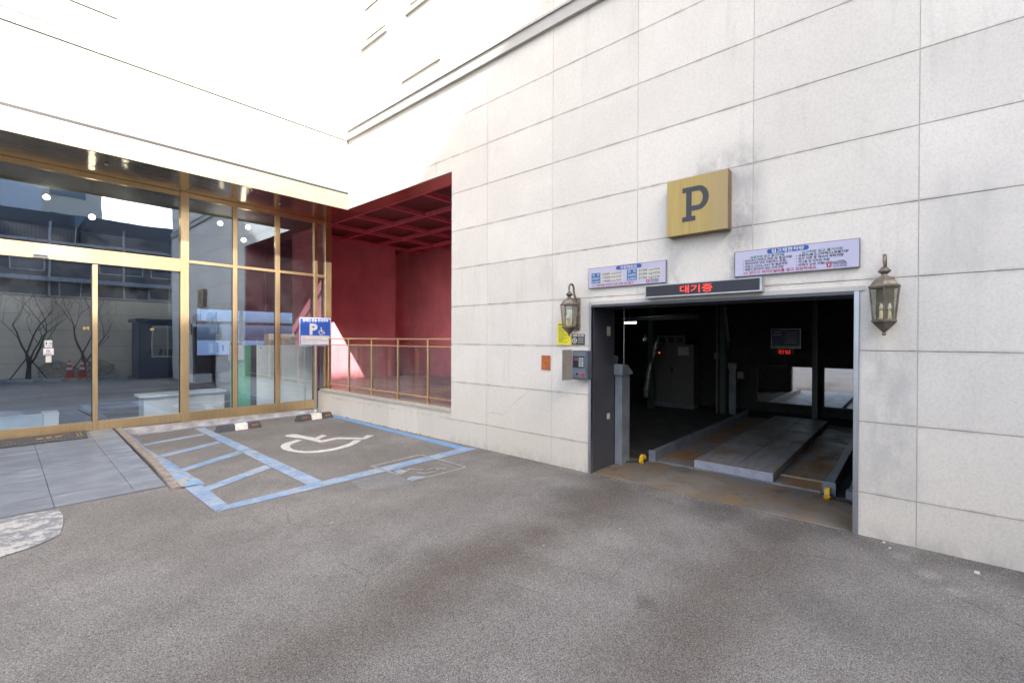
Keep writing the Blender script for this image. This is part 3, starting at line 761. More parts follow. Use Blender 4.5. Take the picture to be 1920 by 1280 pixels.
# ceiling of the recess: perforated panels over a steel grid
m = MB(); m.box(5.25, 5.66, 4.50, 9.1, 12.53, 4.53); m.build('ceiling_panel', M_REDMESH, bld)
m = MB(); m.box(5.2, 5.57, 4.621, 9.3, 12.7, 4.8); m.build('recess_roof', M_CORE, bld)
for x in (5.285, 6.31, 7.40, 8.50):
    m = MB(); m.box(x-0.028, 5.67, 4.345, x+0.028, 11.99 if x < 8.2 else 12.5, 4.43); m.build('ceiling_beam', M_REDMETAL, bld)
for y in (6.90, 8.12, 9.34, 10.56, 11.78):
    m = MB(); m.box(5.314, y-0.028, 4.352, 9.09, y+0.028, 4.437); m.build('ceiling_beam', M_REDMETAL, bld)
# brass trim under the header of the recess
m = MB(); m.box(W+0.003, 5.572, 4.340, 5.255, 8.86, 4.352); m.build('brass_trim', make_brushed('rosy_brass_trim', (0.80, 0.60, 0.45), 0.22, 0.10, (1, 0.03, 1), 0.05), bld)
# small folded grey mat on the recess floor
m = MB(); m.box(5.25, 7.35, 0.503, 5.62, 7.75, 0.512); tag(m.build('floor_mat', plain('grey_mat', (0.22, 0.22, 0.24), 0.8)), 'small grey mat on the red recess floor behind the railing', 'mat')

# ------------------------------------------------------------------ railing
rl = thing('railing', (4.95, 7.6, 0.528), 'low brass railing with clear glass on the stone wall of the red recess', 'railing')
for y in (9.80, 8.92, 8.04, 7.15, 6.265):
    m = MB(); m.box(4.930, y-0.019, 0.529, 4.970, y+0.019, 1.635); m.build('post', M_GOLD, rl, bevel=0.003)
for z, r_ in ((1.648, 0.012), (1.518, 0.010), (0.648, 0.010)):
    m = MB(); m.box(4.928, 5.60, z-r_, 4.972, 9.86, z+r_) if z > 1.6 else m.box(4.915, 5.60, z-r_, 4.9285, 9.86, z+r_); m.build('rail', M_GOLD, rl, bevel=0.002)
m = MB(); m.box(4.90, 5.60, 0.529, 4.926, 9.9, 0.540); m.build('rail', M_GOLD, rl)
yl = [5.60, 6.246, 6.284, 7.131, 7.169, 8.021, 8.059, 8.901, 8.939, 9.781]
for k in range(0, 10, 2):
    m = MB(); m.box(4.940, yl[k]+0.002, 0.66, 4.948, yl[k+1]-0.002, 1.507); m.build('glass_panel', M_GLASS_CLR, rl)

# ------------------------------------------------------------------ brass and glass shop front
sf = thing('shop_front', (2.3, FY, 0.1), 'brass framed glass shop front with a sliding door under a polished canopy', 'shop front')
def bar(x0, x1, z0, z1, y0=FY, y1=FY+0.09, name='rail', mat=None, bv=0.003): 
    m = MB(); m.box(x0, y0, z0, x1, y1, z1); return m.build(name, mat or M_GOLD, sf, bevel=bv)
bar(2.261, 2.388, 0.09, 4.335, FY-0.045, FY+0.10, 'mullion'); bar(1.071, 1.135, 0.125, 2.862, FY-0.004, FY+0.08, 'mullion')
for a, b in ((3.127, 3.205), (3.931, 4.019), (4.750, 4.832)): bar(a, b, 0.075 if a < 4.5 else 0.07, 4.25, FY-0.006, FY+0.085, 'mullion')
bar(5.009, 5.159, 0.53, 4.335, FY-0.008, FY+0.14, 'mullion')
bar(-9, 2.260, 4.252, 4.335, FY, FY+0.09); bar(2.389, 5.008, 4.252, 4.335, FY, FY+0.09)
bar(-9, 2.260, 2.865, 3.098, FY-0.03, FY+0.09)            # door header
bar(-9, 1.070, 0.130, 0.275, FY, FY+0.07); bar(1.136, 2.260, 0.120, 0.272, FY, FY+0.07)
for a, b in ((2.389, 3.126), (3.206, 3.930), (4.020, 4.749)):
    bar(a, b, 0.085, 0.275, FY, FY+0.08); bar(a, b, 3.042, 3.098, FY-0.002, FY+0.08)
bar(4.833, 5.008, 0.53, 0.545, FY, FY+0.08); bar(4.833, 5.008, 3.035, 3.098, FY-0.002, FY+0.08)
bar(-3.9, -3.77, 0.13, 4.25, FY-0.045, FY+0.10, 'mullion'); bar(-6.9, -6.77, 0.13, 4.25, FY-0.045, FY+0.10, 'mullion')
def pane(x0, x1, z0, z1, y=FY+0.03): m = MB(); m.box(x0, y, z0, x1, y+0.008, z1); return m.build('glass_pane', M_GLASS, sf)
pane(-3.77, 2.26, 3.10, 4.25); pane(-6.77, -3.9, 3.10, 4.25); pane(1.136, 2.26, 0.273, 2.864); pane(-3.77, -1.5, 0.276, 2.864); pane(-6.77, -3.9, .276, 2.864)
for a, b in ((2.389, 3.126), (3.206, 3.930), (4.020, 4.749)): pane(a, b, 0.276, 3.041); pane(a, b, 3.099, 4.251)
pane(4.833, 5.008, 0.546, 3.034); pane(4.833, 5.008, 3.099, 4.251)
dr = MB(); dr.box(-0.30, FY+0.025, 0.276, 1.070, FY+0.033, 2.864); door = dr.build('door', M_GLASS, sf)
m = MB(); m.box(-1.5, FY+0.06, 0.276, 0.50, FY+0.068, 2.864); door2 = m.build('door', M_GLASS_LEAF, sf)
# dark gaskets along the panes of the mullions
gk = MB()
for x in (2.388, 3.205, 4.019): gk.box(x+0.0005, FY+0.015, 0.276, x+0.012, FY+0.029, 3.041)
for x in (3.126, 3.930, 4.749, 2.260): gk.box(x-0.010, FY+0.012, 0.276, x-0.0005, FY+0.029, 3.041)
gk.box(1.060, FY+0.012, 0.276, 1.0705, FY+0.0245, 2.864)
gk.build('gasket', M_BLACK, sf)
# canopy: fascia, black strip painting in the shade of a gap, mirror soffit
m = MB(); m.box(-9, AY-0.035, 4.308, W-0.004, AY+0.0, 4.6195); m.build('fascia', M_GOLD_FASCIA, sf, bevel=0.002)
m = MB(); m.box(-9, AY-0.0352, 4.620, W-0.02, AY+0.03, 4.6645); m.build('painted_shadow_gap', M_BLACK, sf)
for k, (a, b) in enumerate(((-9, -1.21), (-1.2, 2.32), (2.33, 4.85))):
    m = MB(); m.box(a, AY+0.001, 4.338, b, FY+0.13, 4.350); m.build('soffit_panel', M_SOFFIT, sf)
m = MB(); m.box(4.856, 8.862, 4.3385, 5.255, FY+0.14, 4.3505); m.build('soffit_panel', M_SOFFIT, sf)
m = MB(); m.box(-9, AY+0.04, 4.3506, 4.85, FY+0.12, 4.3595); m.build('soffit_backing', M_BLACK, sf)
# sensor on the header, letters and stickers on the doors
m = MB(); m.box(0.388, FY-0.052, 2.880, 0.562, FY-0.0305, 2.932); se = m.build('door_sensor', M_STEEL, sf); m = MB(); m.box(0.398, FY-0.055, 2.889, 0.552, FY-0.0525, 2.918); m.build('lens', M_BLACK, se)
XR, ZU = (1, 0, 0), (0, 0, 1)
for x, z, sz in ((0.958, 1.772, 0.080), (1.83, 1.78, 0.055)):
    text('letter', 'M', M_PBOX, sf, (x, FY+0.024, z), XR, ZU, sz, bold=0.03, width=sz*0.85)  # smaller right-hand M is drawn in as a ghost image of the door letter
def wheelchair_emblem(name, parent, c, s, xd, yd, mat, off):
    """small wheelchair pictogram of height s at lower-left c"""
    xd, yd = Vector(xd).normalized(), Vector(yd).normalized(); zd = xd.cross(yd); c = Vector(c)+zd*off
    m = MB(); P = lambda u, v: c+xd*u*s+yd*v*s
    n = 10
    m.poly([P(0.36+0.09*math.cos(2*math.pi*k/n), 0.91+0.09*math.sin(2*math.pi*k/n)) for k in range(n)])
    m.poly([P(.30, .80), P(.30, .36), P(.42, .36), P(.42, .80)]); m.poly([P(.42, .62), P(.42, .54), P(.66, .54), P(.66, .62)])
    m.poly([P(.42, .44), P(.42, .36), P(.70, .36), P(.72, .44)]); m.poly([P(.66, .38), P(.82, .08), P(.90, .12), P(.74, .42)])
    A = [math.radians(130+k*(230)/14) for k in range(15)]
    for a, b in zip(A[:-1], A[1:]):
        m.poly([P(.38+.36*math.cos(a), .34+.34*math.sin(a)), P(.38+.36*math.cos(b), .34+.34*math.sin(b)), P(.38+.27*math.cos(b), .34+.25*math.sin(b)), P(.38+.27*math.cos(a), .34+.25*math.sin(a))])
    for f in range(len(m.f)):
        vs = [m.v[i] for i in m.f[f]]; nrm = Vector((0, 0, 0))
        for i in range(len(vs)): nrm += vs[i].cross(vs[(i+1) % len(vs)])
        if nrm.dot(zd) < 0: m.f[f] = tuple(reversed(m.f[f]))
    return m.build(name, mat, parent)
for x0, x1, z0, z1, kind in ((0.522, 0.605, 1.495, 1.605, 'a'), (0.508, 0.622, 1.378, 1.482, 'b'), (0.533, 0.597, 1.262, 1.366, 'c')):
    m = MB(); m.box(x0, FY+0.0235, z0, x1, FY+0.0245, z1); st = m.build('sticker', M_PRINT_WHITE if kind != 'c' else M_PAPER, sf, bevel=0.0)
    if kind == 'a':
        wheelchair_emblem('emblem', st, (x0+.042, FY+0.023, z0+.04), 0.05, XR, ZU, M_PRINT_BLACK, 0.0)
        m = MB(); m.box(x0+.013, FY+0.0228, z0+.04, x0+.027, FY+0.0234, z0+.085); m.box(x0+.006, FY+0.0228, z0+.015, x1-.006, FY+0.0234, z0+.022); m.build('pictogram', M_PRINT_BLACK, st)
    elif kind == 'b':
        wheelchair_emblem('emblem', st, (x0+.03, FY+0.023, z0+.036), 0.055, XR, ZU, M_PRINT_BLACK, 0.0)
        m = MB()
        for q in range(5): m.box(x0+.012+q*.018, FY+0.0228, z0+.012, x0+.024+q*.018, FY+0.0234, z0+.024)
        m.build('pictogram', M_PRINT_BLACK, st)
# sprinkler heads in the soffit
for x, y in ((1.15, 9.35), (3.75, 9.45)):
    m = MB(); m.lathe((x, y, 4.302), [(0.018, 0), (0.028, 0.012), (0.028, 0.022), (0.01, 0.035)], 10); tag(m.build('sprinkler_head', M_STEEL), 'tiny steel sprinkler head in the mirror soffit, %s one' % ('left' if x < 2 else 'right'), 'sprinkler', 'sprinkler heads in the soffit')

# lobby things seen through the glass
M_BENCH = plain('white_bench', (0.78, 0.82, 0.83), 0.35, var=0.03)
b1 = thing('bench', (2.45, 10.7, 0.135), 'long white block bench inside behind the brass framed glass', 'bench')
m = MB(); m.box(1.80, 10.48, 0.136, 3.09, 10.92, 0.55); m.build('base', M_BENCH, b1); m = MB(); m.box(1.735, 10.42, 0.552, 3.12, 10.98, 0.60); m.build('seat', M_BENCH, b1, bevel=0.015)
for x0, x1, z1, lb_ in ((-1.6, 0.515, 0.39, 'long low white block inside the glass door on the left'), (0.525, 0.70, 0.425, 'short white block inside, right of the long low one')):
    t_ = thing('stone_block', ((x0+x1)/2, 10.6, 0.135), lb_, 'block'); m = MB(); m.box(x0, 10.45, 0.136, x1, 10.85, z1-0.03); m.build('base', M_BENCH, t_)
    m = MB(); m.box(x0-0.005, 10.44, z1-0.028, x1+0.005, 10.86, z1); m.build('top', M_BENCH, t_)
M_FROST = plain('frosted_white_glass', (0.88, 0.93, 0.91), 0.25, var=0.06, scale=2); M_GREENG = plain('green_frosted_glass', (0.13, 0.60, 0.34), 0.2, var=0.18, scale=3)
sc = thing('partition_screen', (4.0, 10.5, 0.135), 'waist high partition of green and white frosted glass behind the shop front', 'partition')
m = MB(); m.box(3.205, 10.50, 0.2, 3.585, 10.52, 1.50); m.build('green_panel', M_GREENG, sc); m = MB(); m.box(3.59, 10.52, 0.136, 3.70, 10.56, 1.505); m.build('post', M_STEEL_DARK, sc)
m = MB(); m.box(3.705, 10.495, 0.2, 4.235, 10.515, 1.505); m.build('white_panel', M_FROST, sc); m = MB(); m.box(4.24, 10.495, 0.2, 4.90, 10.515, 1.505); m.build('white_panel', M_FROST, sc)
for x in (3.78, 4.86): m = MB(); m.tube([(x, 10.488, 1.44), (x, 10.495, 1.44)], 0.012, 10); m.build('bolt', M_BLACK, sc)
M_CARD = plain('printed_cardboard', (0.25, 0.215, 0.175), 0.75)
cb = MB(); cb.box(3.96, 10.55, 1.507, 4.53, 10.80, 1.75); cbo = tag(cb.build('cardboard_box', M_CARD), 'brown cardboard box standing on the white frosted partition', 'box')
text('lettering', '버스데이', M_PRINT_BLACK, cbo, (4.22, 10.549, 1.60), XR, ZU, 0.10, bold=0.02)
sh_ = MB(); sh_.box(3.95, 10.56, 1.47, 4.9, 10.85, 1.503); sh_.build('shelf', M_STEEL_DARK, sc)
m = MB(); m.box(3.14, 10.40, 1.20, 3.42, 10.405, 1.58); pf = tag(m.build('framed_notice', M_PAPER), 'white framed notice leaning behind the green glass panel', 'notice')
m = MB(); m.box(3.17, 10.397, 1.51, 3.40, 10.399, 1.55); m.box(3.15, 10.397, 1.22, 3.16, 10.399, 1.50); m.build('print', M_PRINT_BLACK, pf)
m = MB(); m.tube([(5.10, 10.5, 0.5), (5.12, 10.5, 1.43)], 0.022, 10); tag(m.build('rolled_tube', plain('pale_blue_tube', (0.35, 0.55, 0.68), 0.4)), 'pale blue tube standing behind the narrow end pane', 'tube')
lamp_mat = emit('warm_downlight', (1.0, 0.86, 0.62), 9.0)
for x, y, z in ((0.63, 11.7, 4.17), (1.17, 11.1, 3.82), (1.70, 11.6, 4.09), (3.25, 11.3, 4.14), (3.80, 11.3, 4.16), (3.68, 11.2, 3.84)):
    t_ = thing('downlight', (x, y, 4.35), 'round warm lamp hanging in the lobby, %s' % {0.63: 'leftmost', 1.17: 'second from left and lowest there', 1.70: 'third from left', 3.25: 'left of the right-hand three', 3.80: 'rightmost upper one', 3.68: 'rightmost lower one'}[x], 'lamp', 'lobby ceiling lamps')
    m = MB(); m.lathe((x, y, z), [(0.018, 0.045), (0.018, 0.08), (0.006, 0.10)], 14); m.build('housing', M_BLACK, t_)
    m = MB(); m.tube([(x, y, z+0.09), (x, y, 4.355)], 0.0025, 5); m.build('cord', M_BLACK, t_)
    m = MB(); m.lathe((x, y, z), [(0.008, -0.046), (0.03, -0.037), (0.046, -0.015), (0.046, 0.01), (0.03, 0.034), (0.014, 0.043)], 16); m.build('bulb', lamp_mat, t_)

# doormat
dm = thing('doormat', (0.3, 9.8, 0.12), 'black doormat with small orange and white marks in front of the glass door', 'doormat')
def matz(y, h=0.0): return ramp_z(y)+0.002+h
m = MB(); m.prism([(-0.9, 9.48, matz(9.48)), (0.955, 9.46, matz(9.46)), (0.985, 10.07, matz(10.07)), (-0.9, 10.09, matz(10.09))], (0, 0, 0.010)); m.build('mat', plain('black_rubber_mat', (0.045, 0.045, 0.05), 0.8, var=0.3, scale=20), dm)
mk = MB(); M_GOLDP = plain('orange_gold_print', (0.42, 0.22, 0.05), 0.6)
for x, y, w, h in ((0.42, 9.77, 0.07, 0.08), (0.52, 9.78, 0.06, 0.08), (0.62, 9.79, 0.07, 0.08), (0.86, 9.65, 0.012, 0.30), (0.90, 9.65, 0.012, 0.30), (0.10, 9.8, 0.10, 0.01), (0.7, 9.9, 0.1, 0.012)):
    z0 = matz(y, 0.0112); z1 = matz(y+h, 0.0112); mk.poly([(x, y, z0), (x+w, y, z0), (x+w, y+h, z1), (x, y+h, z1)])
mk.build('print', M_GOLDP, dm)
mk = MB()
for k in range(24):
    x = -0.1+k*0.042; y = 9.60+0.05*math.sin(k*1.3); w = 0.02; z0 = matz(y, 0.0112); z1 = matz(y+0.012, 0.0112); mk.poly([(x, y, z0), (x+w, y, z0), (x+w, y+0.012, z1), (x, y+0.012, z1)])
mk.build('print', M_PAPER, dm)

# ------------------------------------------------------------------ wall signs
YL = (0, -1, 0)      # reading direction on the right-hand wall
def board(name, y0, y1, z0, z1, label, cat, mat=M_SIGN, t0=0.03):
    """flat board on the wall between y0 (right) and y1 (left)"""
    r_ = thing(name, (W-t0, (y0+y1)/2, z0), label, cat)
    m = MB(); m.box(W-0.003, y0, z0, W-t0, y1, z1); m.build('board', M_SIGNEDGE, r_)
    m = MB(); m.box(W-t0-0.0005, y0+0.008, z0+0.006, W-t0-0.003, y1-0.008, z1-0.006); m.build('face', mat, r_)
    return r_
XF = W-0.0335
def pill(parent, yc_, zc_, w, h, mat=M_PRINT_BLUE):
    m = MB(); pts = []
    for k in range(13):
        a = math.radians(-90+k*15); pts.append((XF, yc_-(w/2-h/2)-math.cos(a)*h/2, zc_+math.sin(a)*h/2))
    for k in range(13):
        a = math.radians(90+k*15); pts.append((XF, yc_+(w/2-h/2)-math.cos(a)*h/2, zc_+math.sin(a)*h/2))
    m.prism(pts, (-0.0006, 0, 0)); return m.build('title_band', mat, parent)
def wtext(parent, body, y, z, size, mat, width=None, align='LEFT', bold=0.0, x=None, name='lettering'):
    return text(name, body, mat, parent, ((x if x is not None else XF-0.0012), y, z), YL, ZU, size, align, bold, width)
def logo(parent, y, z):
    m = MB(); s = 0.036
    m.prism([(XF, y, z+.006), (XF, y, z+s), (XF, y-s, z+s), (XF, y-s, z+.006), (XF, y-s*.7, z-.002), (XF, y-s*.3, z-.002)], (-0.0006, 0, 0)); m.build('logo', M_PRINT_RED, parent)
    wtext(parent, 'P', y-0.010, z+0.005, 0.034, M_PRINT_WHITE, bold=0.02)
    wtext(parent, '국제기공(주)', y-0.042, z+0.018, 0.020, M_PRINT_BLACK, width=0.105, bold=0.01); wtext(parent, '1577-0196', y-0.042, z-0.001, 0.019, M_PRINT_BLACK, width=0.098, bold=0.01)

s1 = board('vehicle_size_sign', 2.010, 2.991, 2.274, 2.520, 'lavender board with a table of vehicle sizes, left of the red display above the bay', 'sign')
pill(s1, 2.455, 2.489, 0.32, 0.045); wtext(s1, '차량제원표', 2.455, 2.475, 0.036, M_PRINT_WHITE, 0.21, 'CENTER', 0.02)
rows = [('전  장', '5200', 'mm이하', '전  폭', '2100', 'mm이하'), ('승용높이', '1550', 'mm이하', '승용중량', '2100', 'kg이하'), ('R/V높이', '1900', 'mm이하', 'R/V중량', '2100', 'kg이하')]
for k, r_ in enumerate(rows):
    z = 2.420-k*0.042
    for q, ya in ((0, 2.945), (3, 2.475)):
        m = MB(); m.box(XF, ya-0.122, z-0.006, XF-0.0006, ya, z+0.034); m.build('table_cell', M_PRINT_CYAN, s1)
        m = MB(); m.box(XF, ya-0.126-0.29, z-0.006, XF-0.0006, ya-0.126, z+0.034); m.build('table_cell', M_PAPER, s1)
        wtext(s1, r_[q], ya-0.061, z+0.002, 0.028, M_PRINT_WHITE, 0.10, 'CENTER', 0.015)
        wtext(s1, r_[q+1], ya-0.145, z+0.002, 0.032, M_PRINT_BLACK, 0.10, bold=0.01); wtext(s1, r_[q+2], ya-0.265, z+0.003, 0.024, M_PRINT_BLACK, 0.13, bold=0.01)
wtext(s1, '☞ 차량제원 미상의 모든 차량 입고불가', 2.93, 2.293, 0.030, M_PRINT_RED, 0.54, bold=0.012)
logo(s1, 2.24, 2.292)

s2 = board('restricted_vehicles_sign', 0.331, 1.320, 2.270, 2.518, 'pale lavender board listing restricted vehicles above the bay, right of the P box', 'sign')
pill(s2, 0.865, 2.487, 0.335, 0.045); wtext(s2, '입고제한차량', 0.865, 2.473, 0.038, M_PRINT_WHITE, 0.26, 'CENTER', 0.02)
wtext(s2, '승용차판 입고 불가차량', 1.175, 2.437, 0.026, M_PRINT_GREEN, 0.285, bold=0.012)
for k, b_ in enumerate(('• SUV,R/V,카렌스,레조 및 동급차량', '• 케리어부착 모든 차량(택시 포함)', '• 아토스, SOUL, RAY 및 동급차량', '• 제원이 확인되지 않는 외제 차량')):
    wtext(s2, b_, 1.24, 2.409-k*0.0285, 0.026, M_PRINT_BLACK, (0.41, 0.365, 0.375, 0.345)[k], bold=0.012)
wtext(s2, 'SUV차판 입고 불가차량', 0.75, 2.437, 0.026, M_PRINT_GREEN, 0.30, bold=0.012)
for k, b_ in enumerate(('• 승합차(봉고,스타렉스),화물차량', '• SUV 차량 중 케리어 부착차량', '• 카니발 및 리무진 차량', '• 하체가 낮은 차량(100mm이하)')):
    wtext(s2, b_, 0.795, 2.409-k*0.0285, 0.026, M_PRINT_BLACK, (0.385, 0.35, 0.25, 0.365)[k], bold=0.012)
wtext(s2, '☞ 반드시 싸이드밀러를 접고 진입하세요.', 1.235, 2.289, 0.032, M_PRINT_RED, 0.60, bold=0.014)
logo(s2, 0.565, 2.290)

# P box
pb = thing('parking_letter_box', (W-0.06, 1.66, 2.74), 'square brass box with a dark slab letter P high on the stone wall', 'sign')
m = MB(); m.box(W-0.118, 1.357, 2.742, W-0.002, 1.968, 3.328); m.build('box', plain('brown_brass_side', (0.20, 0.14, 0.08), 0.4, 0.5), pb)
def make_pface():
    t = NT('brushed_gold_face'); n = t.noise(30, 5, 0.6, t.vec((1, 1, 0.03)))
    c = t.mix(t.ss(n, 0.3, 0.7), (0.33, 0.235, 0.070), (0.40, 0.30, 0.105)); c = t.mix(t.ss(t.pos()[1], 1.62, 1.42), c, (0.33, 0.245, 0.11)); return t.done(c, 0.45, 0.25)
m = MB(); m.box(W-0.118, 1.359, 2.744, W-0.122, 1.966, 3.326); m.build('face', make_pface(), pb)
def P2(u, v): return (W-0.1225, 1.968-u*0.61, 2.742+v*0.586)
def slab_p():
    # serif letter with bowl, built from convex strips
    m = MB(); d = (-0.003, 0, 0)
    q = lambda a, b, c_, e: m.prism([P2(a, b), P2(c_, b), P2(c_, e), P2(a, e)], d)
    q(0.27, 0.225, 0.49, 0.305); q(0.335, 0.3055, 0.425, 0.735); q(0.27, 0.7355, 0.425, 0.82)
    n = 14; cx, cy = 0.50, 0.6075
    pts_o = [(0.4255, 0.82)]; pts_i = [(0.4255, 0.735)]
    for k in range(n+1):
        a = math.radians(90-k*180/n); pts_o.append((0.53+0.175*math.cos(a), 0.61+0.21*math.sin(a))); pts_i.append((0.53+0.080*math.cos(a), 0.61+0.125*math.sin(a)))
    pts_o.append((0.4255, 0.40)); pts_i.append((0.4255, 0.485))
    for k in range(len(pts_o)-1): m.prism([P2(*pts_o[k]), P2(*pts_o[k+1]), P2(*pts_i[k+1]), P2(*pts_i[k])], d)
    return m
slab_p().build('letter', M_CHAR, pb)

# red LED display over the bay
ld = thing('led_display', (W-0.06, 1.64, 2.11), 'long grey framed display glowing red over the parking bay', 'display')
m = MB(); m.box(W-0.10, 1.058, 2.108, W-0.002, 2.224, 2.247)
m.build('housing', M_ALU, ld, bevel=0.003)
def make_led_face():
    t = NT('led_matrix'); n = t.n.new('ShaderNodeTexVoronoi'); n.inputs['Scale'].default_value = 110; n.inputs['Randomness'].default_value = 0; t.l.new(t.vec(), n.inputs['Vector'])
    return t.done(t.mix(t.ss(n.outputs['Distance'], 0.35, 0.2), (0.010, 0.010, 0.018), (0.026, 0.026, 0.045)), 0.35)
m = MB(); m.box(W-0.1005, 1.078, 2.125, W-0.103, 2.208, 2.236); m.build('screen', make_led_face(), ld)
M_LED = emit('red_led', (1.0, 0.045, 0.025), 0.34)
text('lettering', '대기중', M_LED, ld, (W-0.1045, 1.84, 2.146), YL, ZU, 0.088, 'LEFT', 0.0, 0.325)

# notices, access plate and control box left of the bay
nt = thing('yellow_notice', (W-0.004, 3.37, 1.58), 'bright yellow printed notice on the stone under the left lantern', 'notice')
m = MB(); m.box(W-0.0025, 3.265, 1.580, W-0.005, 3.475, 1.870); m.build('sheet', M_YELPAPER, nt)
m = MB(); m.box(W-0.0055, 3.32, 1.835, W-0.0062, 3.458, 1.850)
for k in range(15):
    z = 1.815-k*0.0145; w = random.uniform(0.06, 0.165); m.box(W-0.0055, 3.458-w, z, W-0.0062, 3.458, z+0.004)
m.build('printed_lines', M_PRINT_BLACK, nt)
nt = thing('black_notice', (W-0.004, 3.15, 1.58), 'small black notice with a round white emblem beside the yellow one', 'notice')
m = MB(); m.box(W-0.0025, 3.057, 1.583, W-0.005, 3.250, 1.718); m.build('sheet', plain('black_notice_print', (0.035, 0.04, 0.03), 0.4), nt)
m = MB()
for y_, w in ((3.238, 0.07), (3.155, 0.03), (3.115, 0.045)): m.box(W-0.0055, y_-w, 1.690, W-0.0062, y_, 1.708)
for k in range(5): m.box(W-0.0055, 3.068+0.01*(k % 2), 1.672-k*0.016, W-0.0062, 3.155, 1.676-k*0.016)
n_ = 18; cen = (3.207, 1.637)
for k in range(n_):
    a, b = 2*math.pi*k/n_, 2*math.pi*(k+1)/n_
    m.prism([(W-0.0055, cen[0]+.036*math.cos(a), cen[1]+.036*math.sin(a)), (W-0.0055, cen[0]+.036*math.cos(b), cen[1]+.036*math.sin(b)), (W-0.0055, cen[0]+.026*math.cos(b), cen[1]+.026*math.sin(b)), (W-0.0055, cen[0]+.026*math.cos(a), cen[1]+.026*math.sin(a))], (-0.0006, 0, 0))
m.prism([(W-0.0055, 3.222, 1.66), (W-0.0055, 3.198, 1.645), (W-0.0055, 3.188, 1.622), (W-0.0055, 3.21, 1.625)], (-0.0006, 0, 0))
m.build('printed_lines', M_PRINT_WHITE, nt)
ac = thing('access_plate', (W-0.01, 3.66, 1.245), 'small orange metal cover plate on the stone wall', 'cover plate')
m = MB(); m.box(W-0.002, 3.585, 1.245, W-0.014, 3.730, 1.437); m.build('plate', M_COPPER, ac, bevel=0.003)
m = MB(); m.box(W-0.0145, 3.652, 1.335, W-0.018, 3.668, 1.345)
for y_, z_ in ((3.598, 1.258), (3.717, 1.258), (3.598, 1.424), (3.717, 1.424)): m.tube([(W-0.014, y_, z_), (W-0.017, y_, z_)], 0.004, 8)
m.build('lock', M_GAP, ac)
cbx = thing('control_box', (W-0.06, 3.05, 1.15), 'grey wall control box with its door open, a keypad screen and red stop button', 'control box')
m = MB(); m.box(W-0.12, 2.948, 1.160, W-0.002, 3.170, 1.515); m.build('housing', plain('navy_grey_box', (0.07, 0.08, 0.11), 0.45), cbx, bevel=0.008)
m = MB(); m.box(W-0.1205, 2.972, 1.180, W-0.126, 3.158, 1.498); fp = m.build('front_panel', plain('slate_panel', (0.13, 0.15, 0.19), 0.4), cbx)
m = MB(); m.box(W-0.1265, 2.985, 1.305, W-0.130, 3.145, 1.445); scn = m.build('screen', M_BLACK, fp)
m = MB()
for r_ in range(4):
    for c_ in range(2): m.box(W-0.1305, 2.995+c_*0.037, 1.318+r_*0.029, W-0.1312, 2.995+c_*0.037+0.031, 1.318+r_*0.029+0.023)
m.build('key', plain('grey_green_key', (0.30, 0.38, 0.38), 0.4), fp)
m = MB(); m.box(W-0.1305, 3.075, 1.39, W-0.1312, 3.135, 1.432); m.build('key', plain('dim_red_key', (0.16, 0.05, 0.07), 0.4), fp)
m = MB(); m.tube([(W-0.126, 3.01, 1.228), (W-0.150, 3.01, 1.228)], [0.016, 0.020], 14); m.build('stop_button', plain('red_button', (0.62, 0.03, 0.02), 0.3), cbx)
m = MB(); m.tube([(W-0.126, 3.085, 1.228), (W-0.142, 3.085, 1.228)], 0.013, 12); m.box(W-0.150, 3.081, 1.215, W-0.142, 3.089, 1.241); m.build('key_switch', M_BLACK, cbx)
m = MB(); m.obox((W-0.122, 3.176, 1.152), (-0.172, 0.022, 0), (0, 0, 0.372), (-0.002, -0.013, 0)); dd = m.build('door', plain('grey_brown_door', (0.20, 0.185, 0.165), 0.45), cbx, bevel=0.002)
m = MB(); m.obox((W-0.160, 3.1822, 1.185), (-0.095, 0.01215, 0), (0, 0, 0.29), (0.0001, 0.0012, 0)); m.build('label_sheet', M_PAPER, dd)

